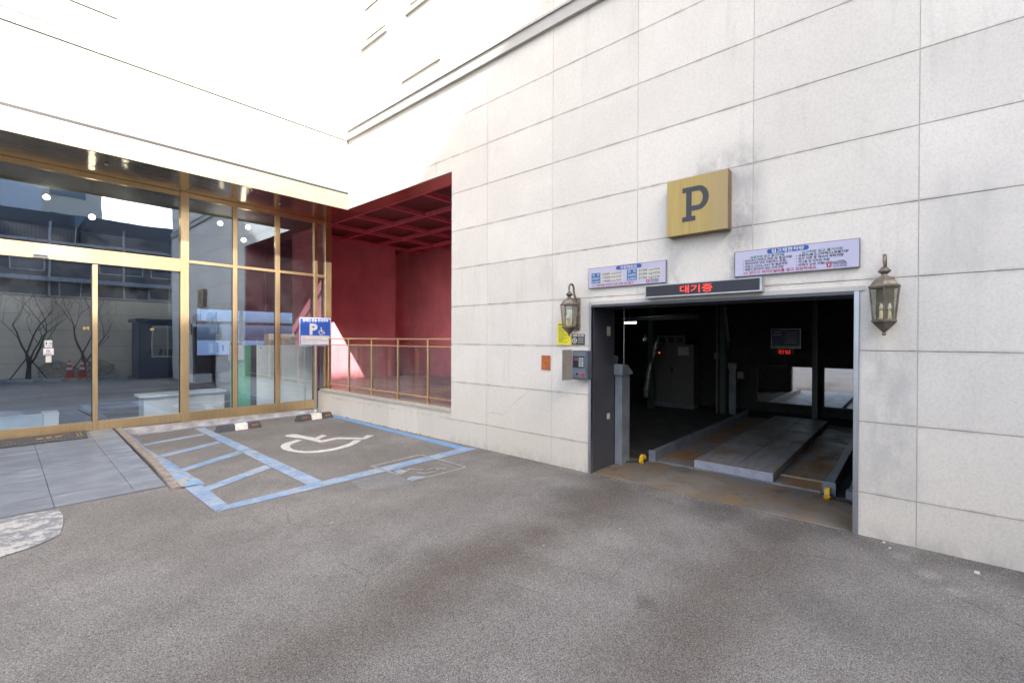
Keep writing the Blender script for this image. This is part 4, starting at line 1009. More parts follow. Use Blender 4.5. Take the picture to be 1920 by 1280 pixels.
# ------------------------------------------------------------------ lanterns
def lantern(yc_, label):
    t_ = thing('wall_lantern', (W, yc_, 1.70), label, 'lantern', 'bronze wall lanterns beside the parking bay')
    cx = W-0.17; z = 0.0; hx = math.pi/6*0
    C = (cx, yc_, 0)
    m = MB(); m.box(W-0.028, yc_-0.058, 1.775, W-0.002, yc_+0.058, 2.172); m.build('wall_plate', M_BRONZE, t_, bevel=0.006)
    # scroll arm
    m = MB(); pts = [(W-0.026, yc_, 2.13)]
    for k in range(11):
        a = math.radians(-20+k*21); pts.append((cx+0.045+0.052*math.cos(a), yc_, 2.275+0.062*math.sin(a)))
    pts += [(cx-0.002, yc_, 2.235)]
    m.tube(pts, [0.014]+[0.013]*10+[0.010, 0.008], 8); m.build('arm', M_BRONZE, t_)
    m = MB(); m.tube([(W-0.026, yc_, 1.83), (cx+0.06, yc_, 1.80)], 0.010, 8); m.build('stay', M_BRONZE, t_)
    # roof, cap and finial
    m = MB(); m.lathe(C, [(0.112, 2.068), (0.116, 2.082), (0.098, 2.095), (0.080, 2.125), (0.050, 2.150), (0.026, 2.166), (0.020, 2.180)], 6, hx, False); m.build('roof', M_BRONZE, t_)
    m = MB(); m.lathe(C, [(0.020, 2.180), (0.040, 2.198), (0.043, 2.206), (0.030, 2.222), (0.012, 2.240)], 12); m.build('cap', M_BRONZE, t_)
    m = MB(); m.lathe(C, [(0.010, 1.716), (0.020, 1.728), (0.055, 1.762), (0.082, 1.790), (0.092, 1.800), (0.092, 1.812), (0.080, 1.818)], 6, hx, False)
    m.lathe(C, [(0.003, 1.690), (0.013, 1.696), (0.015, 1.704), (0.010, 1.714), (0.006, 1.718)], 10); m.build('base', M_BRONZE, t_)
    # cage bars and panes
    for k in range(6):
        a = math.pi/3*k+hx; b = math.pi/3*(k+1)+hx
        m = MB(); m.tube([(cx+0.080*math.cos(a), yc_+0.080*math.sin(a), 1.815), (cx+0.105*math.cos(a), yc_+0.105*math.sin(a), 2.070)], 0.0055, 5); m.build('bar', M_BRONZE, t_)
        r0, r1 = 0.077, 0.101
        m = MB(); m.poly([(cx+r0*math.cos(a), yc_+r0*math.sin(a), 1.818), (cx+r0*math.cos(b), yc_+r0*math.sin(b), 1.818), (cx+r1*math.cos(b), yc_+r1*math.sin(b), 2.067), (cx+r1*math.cos(a), yc_+r1*math.sin(a), 2.067)])
        vs = list(m.v); cc = Vector((cx, yc_, 1.94)); n2 = ((vs[0]+vs[2])/2-cc).normalized()*0.003
        m.add([v-n2 for v in vs], [(3, 2, 1, 0)]); m.build('pane', M_GLASS_LAMP, t_)
    for dx, dy in ((0.030, 0.022), (-0.028, 0.018), (0.0, -0.034)):
        m = MB(); m.lathe((cx+dx, yc_+dy, 0), [(0.016, 1.822), (0.018, 1.828), (0.011, 1.832), (0.011, 1.888), (0.009, 1.890)], 10); cd = m.build('candle_sleeve', plain('ivory_sleeve', (0.72, 0.60, 0.38), 0.5), t_)
        m = MB(); m.lathe((cx+dx, yc_+dy, 0), [(0.007, 1.890), (0.0135, 1.905), (0.013, 1.920), (0.006, 1.940), (0.001, 1.950)], 10); m.build('bulb', M_BULB, cd)
M_BULB = plain('clear_candle_bulb', (0.78, 0.72, 0.62), 0.1)
lantern(3.178, 'bronze wall lantern left of the parking bay above the yellow notice')
lantern(0.166, 'bronze wall lantern right of the parking bay')

# ------------------------------------------------------------------ disabled parking sign on its pole
ps = thing('disabled_parking_sign', (4.69, 9.86, 0.03), 'blue disabled parking sign on a steel pole at the wall corner', 'sign')
m = MB(); m.tube([(4.69, 9.86, 0.0), (4.69, 9.86, 2.05)], 0.024, 14); m.build('pole', M_STEEL, ps)
m = MB(); m.lathe((4.69, 9.86, 0.0), [(0.085, 0.0), (0.085, 0.018), (0.04, 0.022), (0.033, 0.07), (0.026, 0.075)], 16); m.build('base_plate', M_STEEL, ps)
m = MB()
for k in range(4): a = math.pi/4+k*math.pi/2; m.tube([(4.69+.066*math.cos(a), 9.86+.066*math.sin(a), .015), (4.69+.066*math.cos(a), 9.86+.066*math.sin(a), .045)], 0.008, 6)
m.build('bolt', M_STEEL, ps)
SX = Vector((0.986, -0.169, 0)).normalized(); SN = SX.cross(Vector((0, 0, 1)))   # towards the viewer
so = Vector((4.69, 9.86, 0)) + SN*0.03
def SP(u, v, d=0.0): return so + SX*u + Vector((0, 0, v)) + SN*d
def rrect(u0, u1, v0, v1, r, d0, d1):
    pts = []
    for cx, cy, a0 in ((u1-r, v0+r, -90), (u1-r, v1-r, 0), (u0+r, v1-r, 90), (u0+r, v0+r, 180)):
        for k in range(5): a = math.radians(a0+k*22.5); pts.append(SP(cx+r*math.cos(a), cy+r*math.sin(a), d0))
    m = MB(); m.prism(pts, SN*(d1-d0)); return m
rrect(-0.350, 0.305, 1.492, 2.105, 0.035, -0.008, 0.0).build('board', M_PRINT_WHITE, ps)
rrect(-0.338, 0.293, 1.504, 2.093, 0.03, 0.0005, 0.0015).build('face', M_SIGNBLUE, ps)
rrect(-0.322, 0.277, 1.522, 1.715, 0.018, 0.002, 0.003).build('text_panel', M_PRINT_WHITE, ps)
text('lettering', '장애인 전용 주차구역', M_PRINT_WHITE, ps, SP(-0.022, 2.018, 0.004), SX, ZU, 0.075, 'CENTER', 0.03, 0.53)
text('lettering', 'P', M_PRINT_WHITE, ps, SP(-0.155, 1.745, 0.004), SX, ZU, 0.32, 'LEFT', 0.045, 0.165)
wheelchair_emblem('emblem', ps, SP(0.035, 1.735, 0), 0.165, SX, ZU, M_PRINT_WHITE, 0.004)
m = MB()
for k in range(6):
    v = 1.692-k*0.027; u = -0.305; end = (0.26, -0.22, 0.12, 0.26, 0.26, 0.02)[k]
    while u < end:
        w = random.uniform(0.015, 0.05); m.prism([SP(u, v, 0.0035), SP(min(u+w, end), v, 0.0035), SP(min(u+w, end), v+0.009, 0.0035), SP(u, v+0.009, 0.0035)], SN*0.0005); u += w+0.008
m.build('printed_lines', plain('grey_print', (0.16, 0.16, 0.2), 0.5), ps)

# ------------------------------------------------------------------ wheel stops
def wheel_stop(x0, y0, L, rot, label):
    t_ = thing('wheel_stop', (x0, y0, 0), label, 'wheel stop', 'rubber wheel stops in the disabled bay')
    c, s_ = math.cos(rot), math.sin(rot)
    def T(u, v, z): return (x0+u*c-v*s_, y0+u*s_+v*c, z)
    def seg(u0, u1, name, mat, e0=0.0, e1=0.0, g=0.0):
        prof = [(-0.075+g, 0.0), (-0.045, 0.112), (0.035, 0.118), (0.07-g, 0.0)]
        m = MB(); vs = [T(u0+(e0 if z > .05 else 0), v, z) for v, z in prof] + [T(u1-(e1 if z > .05 else 0), v, z) for v, z in prof]
        m.add(vs, [(0, 4, 5, 1), (1, 5, 6, 2), (2, 6, 7, 3), (3, 7, 4, 0), (0, 1, 2, 3), (7, 6, 5, 4)]); return m.build(name, mat, t_, bevel=0.006)
    a, b = L*0.40, L*0.68
    seg(0, a-0.001, 'end_block', M_RUBBER, 0.035); seg(a, b, 'white_block', M_STOPW); seg(b+0.001, L, 'end_block', M_RUBBER, 0, 0.035)
    for u in ((a*0.55) , (b+L)/2):
        m = MB(); cpt = [T(u-0.055, -0.0665, 0.045), T(u+0.055, -0.0665, 0.045), T(u+0.055, -0.0585, 0.080), T(u-0.055, -0.0585, 0.080)]
        m.prism(cpt, Vector(T(0, -0.004, 0))-Vector(T(0, 0, 0)) + Vector((0, 0, 0.0005))); m.build('reflector', M_ORANGE if not (label.startswith('left') and u < 0.3) else M_RUBBER, t_)
wheel_stop(2.555, 9.14, 0.735, -0.02, 'left black and white rubber wheel stop near the blue hatching')
wheel_stop(3.955, 9.19, 0.75, -0.01, 'right black and white rubber wheel stop beside the low stone wall')

# ------------------------------------------------------------------ parking bay opening
m = MB(); m.box(4.842, 2.960, 0, 4.90, 2.994, 2.105); m.build('door_frame', M_STEEL, bld, bevel=0.002)
m = MB(); m.box(4.842, 0.335, 0, 4.90, 0.372, 2.072); m.build('door_frame', M_STEEL, bld, bevel=0.002)
m = MB(); m.box(4.8435, 0.3725, 2.045, 4.90, 2.9595, 2.0745); m.build('door_frame', M_STEEL_DARK, bld)
jm = MB(); jm.box(4.901, 2.955, 0.0, 5.42, 2.984, 2.10); jmo = jm.build('steel_jamb', M_STEEL_DARK, bld)
m = MB(); m.box(4.901, 0.344, 0.0, 5.42, 0.371, 2.10); m.build('steel_jamb', M_STEEL_DARK, bld)
m = MB(); m.box(4.901, 0.372, 2.05, 5.42, 2.954, 2.10); m.build('steel_lintel', plain('dark_lintel', (0.05, 0.05, 0.055), 0.5), bld)
for x, z, w, h in ((5.22, 1.70, 0.09, 0.12), (5.23, 0.62, 0.075, 0.075)):
    m = MB(); m.box(x, 2.9535, z, x+w, 2.9545, z+h); stk = m.build('sticker', plain('cream_sticker', (0.55, 0.53, 0.36), 0.5), jmo)
def make_checker():
    t = NT('rusty_checker_plate'); x, y = t.pos()[0], t.pos()[1]
    a = t.math('SINE', t.math('MULTIPLY', t.math('ADD', x, y), 190)); b = t.math('SINE', t.math('MULTIPLY', t.math('SUBTRACT', x, y), 190))
    h = t.ss(t.math('MULTIPLY', a, b), 0.1, 0.5)
    c = t.mix(t.ss(t.noise(2.4, 5, 0.65), 0.40, 0.58), (0.20, 0.185, 0.165), (0.25, 0.175, 0.105))
    c = t.mix(t.ss(t.noise(4.5, 5, 0.7), 0.52, 0.68, 0, 0.8), c, (0.11, 0.085, 0.065))
    c = t.mix(t.ss(t.noise(1.3, 3, 0.6), 0.50, 0.62, 0, .7), c, (0.30, 0.27, 0.22))
    c = t.mul(c, t.math('ADD', t.math('MULTIPLY', h, 0.5), 0.75)); t.bump(h, 0.5, 0.003); return t.done(c, 0.55, 0.15)
M_CHECK = make_checker()
def make_rustplate(name, a, b, th=0.5):
    t = NT(name); c = t.mix(t.ss(t.noise(1.8, 6, 0.7), th-.10, th+.12), a, b); c = t.mix(t.ss(t.noise(6, 6, 0.75), 0.45, 0.75, 0, 0.5), c, tuple(q*0.45 for q in a))
    c = t.mul(c, t.ss(t.noise(20, 4, .6, t.vec((.12, 1, 1))), .3, .7, .85, 1.12)); return t.done(c, t.ss(t.noise(4, 4), .3, .7, .48, .62), 0.1)
M_TRAY = make_rustplate('rusty_tray_plate', (0.22, 0.21, 0.20), (0.30, 0.15, 0.06), 0.50)
M_DECK = make_rustplate('grey_deck_plate', (0.31, 0.30, 0.285), (0.27, 0.19, 0.11), 0.53)
M_LIP = plain('pale_grey_lip', (0.31, 0.32, 0.37), 0.4, 0.2)
m = MB(); m.box(4.872, 0.374, 0.001, 5.855, 2.952, 0.010); tp = m.build('threshold_plate', M_CHECK); tag(tp, 'rusty checker plate across the threshold of the parking bay', 'checker plate')
# lift pallet
pl = thing('lift_pallet', (5.9, 1.63, 0), 'grey steel car pallet with raised centre deck on the bay floor', 'pallet')
m = MB(); m.box(5.88, 2.085, 0.008, 10.55, 2.575, 0.030); m.build('tray', M_TRAY, pl); m = MB(); m.box(5.88, 0.685, 0.008, 10.55, 1.175, 0.030); m.build('tray', M_TRAY, pl)
m = MB(); m.box(5.90, 1.60, 0.02, 10.45, 2.075, 0.125); m.build('deck_plate', M_DECK, pl, bevel=0.003); m = MB(); m.box(5.90, 1.185, 0.02, 10.45, 1.594, 0.124); m.build('deck_plate', M_DECK, pl, bevel=0.003)
m = MB(); m.box(5.893, 1.185, 0.022, 5.8985, 2.075, 0.122); m.build('deck_lip', M_LIP, pl)
m = MB(); m.box(5.86, 0.69, 0.011, 5.879, 2.57, 0.024); m.build('front_lip', M_GREYSTEEL, pl)
m = MB(); m.box(6.22, 0.69, 0.031, 6.26, 1.17, 0.052); m.build('cross_bar', M_DECK, pl)
m = MB(); m.box(5.87, 2.580, 0.004, 10.55, 2.655, 0.150); m.build('side_rail', M_GREYSTEEL, pl, bevel=0.004); m = MB(); m.box(5.80, 0.603, 0.004, 10.55, 0.680, 0.150); m.build('side_rail', M_GREYSTEEL, pl, bevel=0.004)
m = MB(); m.box(5.785, 0.585, 0.004, 5.799, 0.70, 0.165); m.build('end_plate', M_GREYSTEEL, pl); m = MB(); m.box(5.86, 2.577, 0.004, 5.8695, 2.67, 0.16); m.build('end_plate', M_GREYSTEEL, pl)
def hook(x, y, label):
    t_ = thing('yellow_catch', (x, y, 0), label, 'catch', 'yellow pallet catches')
    m = MB(); out = []; inn = []
    for k in range(9):
        a = math.radians(200-k*25); out.append((x+0.062*math.cos(a)+0.02, y, 0.055+0.068*math.sin(a))); inn.append((x+0.028*math.cos(a)+0.022, y, 0.052+0.030*math.sin(a)))
    for k in range(8): m.prism([out[k], out[k+1], inn[k+1], inn[k]], (0, 0.045, 0))
    m.tube([(x-0.02, y+0.02, 0.012), (x-0.045, y+0.02, 0.05)], [0.026, 0.030], 10)
    m.build('claw', M_YEL, t_)
    m = MB(); m.tube([(x+0.02, y-0.03, 0.05), (x+0.02, y+0.085, 0.05)], 0.012, 8); m.build('pivot_pin', M_BLACK, t_)
hook(5.70, 2.665, 'yellow steel catch at the left rail of the pallet'); hook(5.70, 0.625, 'yellow steel catch at the right rail of the pallet')
m = MB(); m.tube([(5.72, 2.72, 0.03), (5.62, 2.80, 0.03), (5.52, 2.9, 0.025)], 0.010, 6); m.tube([(5.72, 0.60, 0.03), (5.68, 0.48, 0.03), (5.60, 0.39, 0.025)], 0.012, 6); tag(m.build('drive_rod', M_BLACK), 'black linkage rods either side of the pallet front', 'rod')
m = MB(); m.box(5.78, 0.44, 0.02, 5.90, 0.50, 0.10); m.tube([(5.9, .47, .08), (10.4, .47, .08)], 0.02, 8); tag(m.build('drive_bracket', M_GREYSTEEL), 'grey steel bracket and shaft right of the pallet', 'bracket')
# fittings of the lift: motor, chain and cable runs
t_ = thing('lift_motor', (5.62, 3.06, 1.2), 'small round motor behind the guide post inside the left jamb', 'motor'); m = MB(); m.tube([(5.60, 3.02, 1.38), (5.60, 3.20, 1.38)], 0.055, 14); m.build('body', M_GREYSTEEL, t_); m = MB(); m.box(5.56, 3.03, 1.19, 5.66, 3.17, 1.325); m.build('bracket', M_BLACK, t_)
m = MB(); m.tube([(9.6, 5.2, 2.35), (9.6, 4.0, 2.42), (9.6, 2.0, 2.44), (9.6, 0.2, 2.45)], 0.010, 6); tag(m.build('cable_run', M_STEEL_DARK), 'thin dark cable strung high across the back of the bay', 'cable')
m = MB(); m.tube([(9.0, 4.2, 1.66), (9.03, 4.2, 1.63)], [0.05, 0.02], 10); m.tube([(9.0, 4.2, 1.66), (9.0, 4.2, 1.76)], 0.012, 6); tag(m.build('dome_camera', M_GREYSTEEL), 'small dim fixture on the dark wall left of the electrical cabinet', 'fixture')
m = MB(); m.tube([(10.78, 3.30, 0.0), (10.78, 3.30, 3.0)], 0.02, 8); tag(m.build('vertical_pipe', M_GREYSTEEL), 'thin grey upright pipe beside the right-hand green column', 'pipe')
m = MB(); m.box(10.7, 3.24, 1.22, 10.8, 3.34, 1.36); tag(m.build('junction_box', M_GREYSTEEL), 'small grey junction box on the upright pipe in the bay', 'box')
# grey guide post by the left jamb
gp_ = thing('guide_post', (5.53, 2.93, 0), 'grey steel guide post with a slanted cap just inside the left jamb', 'post')
m = MB(); m.box(5.435, 2.852, 0, 5.66, 2.953, 1.185); m.build('post', M_GREYSTEEL, gp_, bevel=0.004)
m = MB(); m.prism([(5.40, 2.83, 1.186), (5.70, 2.83, 1.186), (5.70, 2.83, 1.215), (5.55, 2.83, 1.32), (5.42, 2.83, 1.33), (5.40, 2.83, 1.31)], (0, 0.12, 0)); m.build('cap', M_GREYSTEEL, gp_)
m = MB(); m.tube([(5.56, 2.89, 1.30), (5.56, 2.89, 2.9)], 0.007, 6); m.build('rod', M_STEEL, gp_)
# back of the bay
BX = 11.2
mr = thing('safety_mirror', (BX, 2.0, 0.25), 'wide floor level mirror at the back of the bay, left of the post', 'mirror')
def mirror(t_, y0, y1):
    m = MB(); m.box(BX, y0, 0.30, BX+0.02, y1, 1.085); m.build('glass', M_MIRROR, t_)
    m = MB(); m.box(BX-0.01, y0-0.02, 0.27, BX+0.03, y1+0.02, 0.299); m.box(BX-0.01, y0-0.02, 1.086, BX+0.03, y1+0.02, 1.10); m.box(BX-0.01, y0-0.02, 0.2995, BX+0.03, y0-0.001, 1.0855); m.box(BX-0.01, y1+0.001, 0.2995, BX+0.03, y1+0.02, 1.0855); m.build('frame', M_BLACK, t_)
mirror(mr, 1.52, 2.57)
mr2 = thing('safety_mirror', (BX, 0.5, 0.25), 'wide floor level mirror at the back of the bay, right of the post', 'mirror'); mirror(mr2, -0.60, 1.33)
m = MB(); m.box(10.85, 1.405, 0, 10.97, 1.50, 3.04); tag(m.build('steel_column', plain('black_green_steel', (0.035, 0.045, 0.045), 0.5)), 'dark steel column standing between the two floor mirrors', 'column')
for y0, x0, w, lb_ in ((4.70, 10.5, 0.12, 'grey green steel column left of the electrical cabinet'), (3.12, 10.75, 0.11, 'grey green steel column right of the electrical cabinet')):
    t_ = thing('steel_column', (x0, y0, 0), lb_, 'column', 'steel columns of the lift'); MS = plain('grey_green_steel', (0.07, 0.10, 0.10), 0.45, 0.3)
    m = MB(); m.box(x0, y0, 0, x0+0.012, y0+w, 3.04); m.box(x0+0.0125, y0+w/2-0.005, 0, x0+0.10, y0+w/2+0.005, 3.04); m.box(x0+0.1005, y0, 0, x0+0.112, y0+w, 3.04); m.build('column', MS, t_)
m = MB(); m.box(9.9, 3.4, 2.10, 10.0, 5.2, 2.18); tag(m.build('steel_beam', plain('dark_beam', (0.07, 0.08, 0.08), 0.5)), 'dark steel cross beam above the electrical cabinet', 'beam')
t_ = thing('guide_box', (10.9, 3.0, 0), 'short grey steel box with a slanted top left of the mirrors', 'box'); m = MB(); m.box(10.88, 2.93, 0, 11.02, 3.07, 1.0); m.build('body', M_GREYSTEEL, t_)
m = MB(); m.prism([(10.86, 2.91, 1.001), (11.04, 2.91, 1.001), (11.04, 2.91, 1.02), (10.86, 2.91, 1.14)], (0, 0.18, 0)); m.build('cap', M_GREYSTEEL, t_)
m = MB(); m.box(10.87, 2.78, 0.80, 10.98, 2.90, 0.95); m.build('switch_box', M_GREYSTEEL, t_)
ec = thing('electrical_cabinet', (10.9, 4.4, 0), 'tall grey electrical cabinet at the back of the bay with a red pilot lamp', 'cabinet')
M_CAB = plain('cabinet_grey', (0.13, 0.13, 0.13), 0.45, var=0.04)
m = MB(); m.box(10.92, 3.86, 0.12, 11.3, 4.92, 1.54); m.build('body', M_CAB, ec, bevel=0.005)
for a, b in ((3.865, 4.385), (4.395, 4.915)): m = MB(); m.box(10.905, a, 0.14, 10.919, b, 1.53); m.build('door', M_CAB, ec, bevel=0.003)
m = MB(); m.box(10.94, 3.87, 0, 11.28, 4.90, 0.118); m.build('plinth', M_GREYSTEEL, ec)
m = MB(); m.box(10.98, 4.10, 1.542, 11.2, 4.78, 1.76); tb = m.build('vent_box', M_CAB, ec)
m = MB()
for a in (4.14, 4.36, 4.58): m.box(10.972, a, 1.58, 10.979, a+0.16, 1.72)
m.build('grille', M_BLACK, tb)
m = MB(); m.box(10.900, 3.98, 1.28, 10.904, 4.24, 1.48); m.build('data_sheet', plain('grey_label', (0.5, 0.5, 0.5), 0.5), ec)
m = MB(); m.tube([(10.904, 4.70, 1.33), (10.885, 4.70, 1.33)], 0.011, 8); m.build('pilot_lamp', emit('red_pilot', (1.0, 0.12, 0.1), 0.6), ec)
m = MB(); m.box(10.89, 4.40, 0.85, 10.904, 4.42, 0.98); m.box(10.89, 4.36, 0.85, 10.904, 4.38, 0.98); m.build('handle', M_BLACK, ec)
m = MB(); rr = [0.05+0.025*random.random() for _ in range(9)]; rr[0] = 0.02
m.tube([(10.62-0.02*k, 4.60+0.055*k-0.003*k*k+random.uniform(-.01, .01), 1.74-0.185*k) for k in range(9)], rr, 9); tag(m.build('wrapped_roll', plain('crumpled_clear_plastic', (0.36, 0.36, 0.37), 0.16, 0.3, 0.4, 20)), 'crumpled plastic wrapped roll leaning on the electrical cabinet', 'roll')
fl_ = thing('fluorescent_lamp', (9.0, 4.55, 2.0), 'short glowing white lamp hanging inside the bay', 'lamp')
m = MB(); m.box(8.98, 4.405, 2.000, 9.03, 4.675, 2.028); m.build('tube', emit('cool_tube', (0.92, 0.97, 1.0), 4.0), fl_); m = MB(); m.box(8.975, 4.40, 2.029, 9.035, 4.68, 2.048); m.build('housing', M_STEEL_DARK, fl_)
m = MB(); m.tube([(9.0, 4.54, 2.05), (9.0, 4.56, 2.30), (9.0, 4.60, 3.05)], 0.006, 6); m.build('cable', M_PAPER, fl_)
m = MB(); m.tube([(9.6, 3.4, 2.20), (9.6, 4.2, 2.17), (9.6, 5.3, 2.14)], 0.012, 6); tag(m.build('conduit', M_STEEL), 'thin grey conduit pipe across the back of the bay', 'pipe')
m = MB(); m.tube([(9.5, 2.75, 2.3), (9.5, 2.68, 1.6)], 0.008, 6); m.tube([(9.52, 2.78, 2.3), (9.5, 2.70, 1.5)], 0.006, 6); tag(m.build('cable_pair', M_PAPER), 'two thin pale cables hanging beside the right-hand green column', 'cable')
ig = thing('bay_notice_board', (11.1, 1.98, 1.45), 'dim blue notice board on the back wall of the bay above the mirrors', 'sign')
m = MB(); m.box(11.09, 1.735, 1.478, 11.12, 2.285, 1.895); m.build('frame', M_ALU, ig)
def bt(body, y, z, size, mat, w): return text('lettering', body, mat, ig, (11.083, y, z), YL, ZU, size, 'LEFT', 0.01, w)
m = MB(); m.box(11.086, 1.75, 1.535, 11.089, 2.27, 1.88); m.build('face', plain('notice_blue', (0.05, 0.10, 0.22), 0.4), ig); m = MB(); m.box(11.086, 1.75, 1.490, 11.089, 2.27, 1.533); m.build('yellow_band', plain('notice_yellow', (0.35, 0.30, 0.10), 0.4), ig)
m = MB()
for k in range(6): m.box(11.0845, 1.80, 1.585+k*0.045, 11.0855, 2.04-(k % 3)*0.02, 1.597+k*0.045)
m.box(11.0845, 2.10, 1.82, 11.0855, 2.22, 1.84); m.box(11.0845, 2.08, 1.76, 11.0855, 2.24, 1.78); m.build('printed_lines', M_PAPER, ig)
m = MB(); m.box(11.0845, 2.155, 1.62, 11.0855, 2.165, 1.70); m.build('arrow', M_PRINT_RED, ig)
ld2 = thing('small_led_display', (11.1, 1.99, 1.34), 'small black display with red lettering under the bay notice board', 'display')
m = MB(); m.box(11.08, 1.845, 1.345, 11.12, 2.225, 1.470); m.build('housing', M_BLACK, ld2)
text('lettering', '진입', emit('red_led_dim', (0.8, 0.02, 0.02), 0.20), ld2, (11.078, 2.15, 1.372), YL, ZU, 0.085, 'LEFT', 0.012, 0.22)
m = MB(); m.box(11.10, 2.01, 1.10, 11.115, 2.03, 1.344); m.build('bracket', M_BLACK, ld2)

# ------------------------------------------------------------------ what stands behind the viewer (seen in the glass)
M_BEIGE = plain('beige_precast', (0.68, 0.59, 0.46), 0.8, var=0.06, scale=1.5)
bw_ = thing('boundary_wall', (0, -5.1, 0), 'tall beige precast boundary wall mirrored in the shop glass', 'wall')
m = MB(); m.box(-16, -5.20, 0, 14, -5.04, 3.24); m.build('wall', plain('dark_joint_backing', (0.2, 0.19, 0.17), 0.9), bw_)
for i in range(12):
    for j in range(5):
        x0 = -16+i*2.5; z0 = 0.02+j*0.64
        m = MB(); m.box(x0+0.006, -5.039, z0+0.006, x0+2.494, -5.00, z0+0.634); m.build('wall_panel', M_BEIGE, bw_)
m = MB(); m.box(-16, -5.22, 3.245, 14, -4.98, 3.31); m.build('coping', M_TRIM, bw_)
struct(MB().box(-16, -5.03, 0.0, 3.6, -3.75, 0.11).build('planting_kerb', M_CEMENT))
def bare_tree(x, y, z0, seed, label, forks):
    rnd = random.Random(seed); t_ = thing('bare_tree', (x, y, z0), label, 'tree', 'bare trees along the boundary wall')
    tr = MB(); br = MB()
    def grow(p, d, L, r, lvl):
        pts = [p]; n = 4; q = Vector(p); dd = Vector(d)
        for k in range(n):
            dd = (dd + Vector((rnd.uniform(-.16, .16), rnd.uniform(-.16, .16), rnd.uniform(-.02, .14)))).normalized(); q = q+dd*L/n; pts.append(q.copy())
        rad = [r*(1-0.45*k/n) for k in range(n+1)]
        (tr if lvl == 0 else br).tube(pts, rad, 6 if lvl < 2 else 4, False)
        if lvl < 5:
            for k in range(3 if lvl else forks):
                a = rnd.uniform(0, 2*math.pi); sp = rnd.uniform(0.45, 1.0)
                nd = (dd + Vector((math.cos(a)*sp, math.sin(a)*sp*0.7, rnd.uniform(-.05, .35)))).normalized()
                grow(pts[-1] if k < 2 else pts[rnd.choice((2, 3))], nd, (1.75 if lvl == 0 else L)*rnd.uniform(0.62, 0.88), rad[-1]*rnd.uniform(0.6, 0.85), lvl+1)
    grow(Vector((x, y, z0)), (0.1, 0, 1), 0.95, 0.085, 0)
    bk = plain('dark_bark', (0.05, 0.04, 0.033), 0.9)
    tr.build('trunk', bk, t_); br.build('branches', bk, t_)
    for k in range(3):
        a = 0.6+k*2.1; m = MB(); m.tube([(x+0.55*math.cos(a), y+0.45*math.sin(a), z0), (x, y, z0+0.85)], 0.022, 6); m.build('support_pole', bk, t_)
bare_tree(0.85, -4.3, 0.11, 3, 'bare forked tree with support poles mirrored in the left door', 4)
bare_tree(2.35, -4.35, 0.11, 12, 'slender bare tree mirrored between the door and the booth', 3)
bare_tree(-2.2, -4.3, 0.11, 21, 'bare tree farthest left by the boundary wall', 4)
def cone(x, y, lb_):
    t_ = thing('traffic_cone', (x, y, 0), lb_, 'traffic cone', 'traffic cones by the hedge'); MO = plain('cone_red', (0.55, 0.05, 0.03), 0.5)
    m = MB(); m.box(x-0.18, y-0.18, 0.112, x+0.18, y+0.18, 0.14); m.build('base', MO, t_)
    R_ = lambda z: 0.13-0.105*(z-0.14)/0.66
    m = MB(); m.lathe((x, y, 0), [(R_(0.14), 0.141), (R_(0.80), 0.80)], 14); m.build('body', MO, t_)
    for z in (0.42, 0.62): m = MB(); m.lathe((x, y, 0), [(R_(z)+0.004, z), (R_(z+0.09)+0.004, z+0.09)], 14); m.build('white_band', M_WHITE, t_)
cone(1.92, -3.95, 'red traffic cone with white bands, left of the pair mirrored in the door'); cone(2.27, -3.88, 'red traffic cone with white bands, right of the pair mirrored in the door')
m = MB(); rnd = random.Random(5)
for k in range(2600):
    x = rnd.uniform(1.1, 3.3); y = rnd.uniform(-4.85, -4.3); z = 0.11+rnd.random()**0.7*0.65*(0.8+0.25*math.sin(x*5)); a = rnd.uniform(0, 6.28); s_ = rnd.uniform(0.02, 0.04)
    d = Vector((math.cos(a), math.sin(a), rnd.uniform(-.6, .6)))*s_; e = d.cross(Vector((rnd.random(), rnd.random(), 1))).normalized()*s_*0.6
    p = Vector((x, y, z)); m.poly([p-e, p+d, p+e])
o = m.build('hedge', plain('winter_hedge', (0.06, 0.05, 0.035), 0.8, var=0.5, scale=25)); o['kind'] = 'stuff'; o['label'] = 'low brown winter hedge along the boundary wall behind the cones'
# navy guard booth
gb = thing('guard_booth', (4.75, -3.5, 0), 'navy blue guard booth with a sliding window mirrored in the shop front', 'booth'); NV = plain('navy_paint', (0.018, 0.045, 0.085), 0.4, var=0.06)
m = MB(); m.box(3.82, -4.35, 0.02, 5.9, -2.9, 0.86); m.box(3.82, -4.35, 0.8605, 3.95, -2.9, 2.14); m.box(3.951, -4.35, 0.8605, 4.22, -2.9, 2.14); m.box(5.30, -4.35, 0.8605, 5.9, -2.9, 2.14); m.box(3.82, -4.35, 2.1405, 5.9, -2.9, 2.28); m.build('wall', NV, gb)
m = MB(); m.box(3.70, -4.45, 2.281, 6.0, -2.78, 2.42); m.build('roof', NV, gb, bevel=0.01)
m = MB(); m.box(4.22, -2.93, 0.861, 5.30, -2.885, 0.91); m.box(4.22, -2.93, 2.09, 5.30, -2.885, 2.139); m.box(4.221, -2.929, 0.9105, 4.27, -2.886, 2.0895); m.box(5.25, -2.929, 0.9105, 5.299, -2.886, 2.0895); m.box(4.74, -2.928, 0.9105, 4.78, -2.887, 2.0895); wf = m.build('window_frame', M_PAPER, gb)
m = MB(); m.box(4.27, -2.915, 0.91, 5.25, -2.908, 2.09); m.build('pane', M_GLASS_CLR, wf)
m = MB(); m.box(4.3, -3.6, 0.87, 5.2, -3.2, 0.93); m.tube([(4.6, -3.3, 0.93), (4.62, -3.3, 1.2)], 0.05, 6); m.box(4.8, -3.5, 0.93, 5.15, -3.3, 1.15); m.build('desk', M_LOBBY, gb)
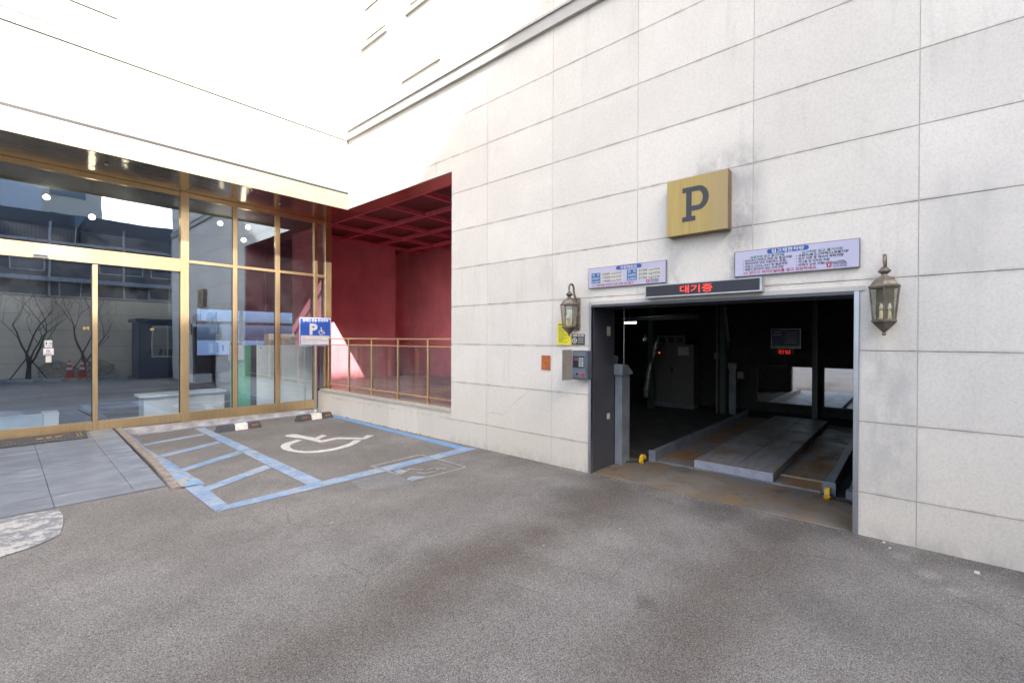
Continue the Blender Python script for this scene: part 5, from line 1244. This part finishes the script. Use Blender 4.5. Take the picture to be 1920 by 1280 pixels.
# dark house with a railed roof terrace, apartment tower
DK = plain('dark_slate_cladding', (0.12, 0.115, 0.115), 0.7, var=0.12, scale=0.8)
dh = thing('dark_house', (0, -20, 0), 'dark slate clad house with white railings and pipes beyond the boundary wall', 'house')
m = MB(); m.box(-14, -26, 0, 9, -18.5, 7.4); m.box(3.8, -24, 7.4, 9, -18.51, 9.2); m.box(-2, -25, 7.4, 3.5, -21, 9.6); m.build('wall', DK, dh)
m = MB(); m.box(-14, -18.5, 7.3, 9, -18.3, 7.45); m.box(-14, -18.5, 5.0, 9, -18.0, 5.25); m.box(-14, -18.5, 3.6, 9, -17.9, 3.9); m.build('ledge', plain('grey_white_ledge', (0.4, 0.4, 0.4), 0.7), dh)
m = MB()
for k in range(120): m.box(-14+k*0.15, -18.42, 7.45, -13.975+k*0.15, -18.38, 8.35)
m.box(-14, -18.44, 8.36, 4, -18.36, 8.42); m.build('roof_railing', M_CHAR, dh)
for x in (-1.5, 2.2, 5.6, 8.2): m = MB(); m.tube([(x, -18.38, 3.0), (x, -18.38, 8.6)], 0.06, 8); m.build('downpipe', M_PAPER, dh)
for x, z, w in ((-6, 4.2, 1.5), (-2.5, 4.2, 1.2), (0.6, 5.6, 1.4), (4.4, 5.7, 2.2), (2.6, 4.1, 1.0), (6.9, 4.2, 1.2), (7.0, 5.7, 1.2)):
    m = MB(); m.box(x, -18.50, z, x+w, -18.44, z+0.95); wf = m.build('window', M_PAPER, dh); m = MB(); m.box(x+.06, -18.438, z+.06, x+w-.06, -18.43, z+.89); m.build('pane', plain('dark_window_glass', (0.05, 0.07, 0.10), 0.1), wf)
# brick house corner at right of the reflection
m = MB(); m.box(9.3, -17, 0, 14, -10, 6.2); tag(m.build('brick_house', plain('brown_brick', (0.20, 0.14, 0.11), 0.8, var=0.3, scale=12)), 'brown brick house beyond the boundary wall, right of the dark house', 'house')
tw = thing('apartment_tower', (-12, -48, 0), 'tall beige and white apartment tower rising behind the dark house', 'apartment block')
TWT = 8.89+0.688*34
m = MB(); m.box(-46, -46, 0, 6.4, -34, TWT); m.build('wall', plain('cream_tower_wall', (0.82, 0.70, 0.54), 0.8, var=0.08, scale=0.15), tw)
for k in range(9):
    x0 = -46+k*5.8; m = MB(); m.box(x0, -34, 3, x0+2.2, -33.85, TWT-1); m.build('pale_bay', plain('pale_tower_bay', (0.80, 0.78, 0.76), 0.8, var=0.05), tw)
base = None
for k in range(9):
    for f in range(11):
        x0 = -43.3+k*5.8; z0 = 4+f*2.4
        if base is None:
            mm = MB(); mm.box(0, 0, 0, 2.2, 0.06, 1.0); base = mm.build('window', plain('tower_window', (0.12, 0.17, 0.20), 0.15), tw)
            base.data.transform(Matrix.Translation(Vector((-12, -48, 0)))); base.location = Vector((x0+12, -33.99+48, z0))
        else: instance(base, 'window', Vector((x0+12, -33.99+48, z0)), tw)

set_texts()
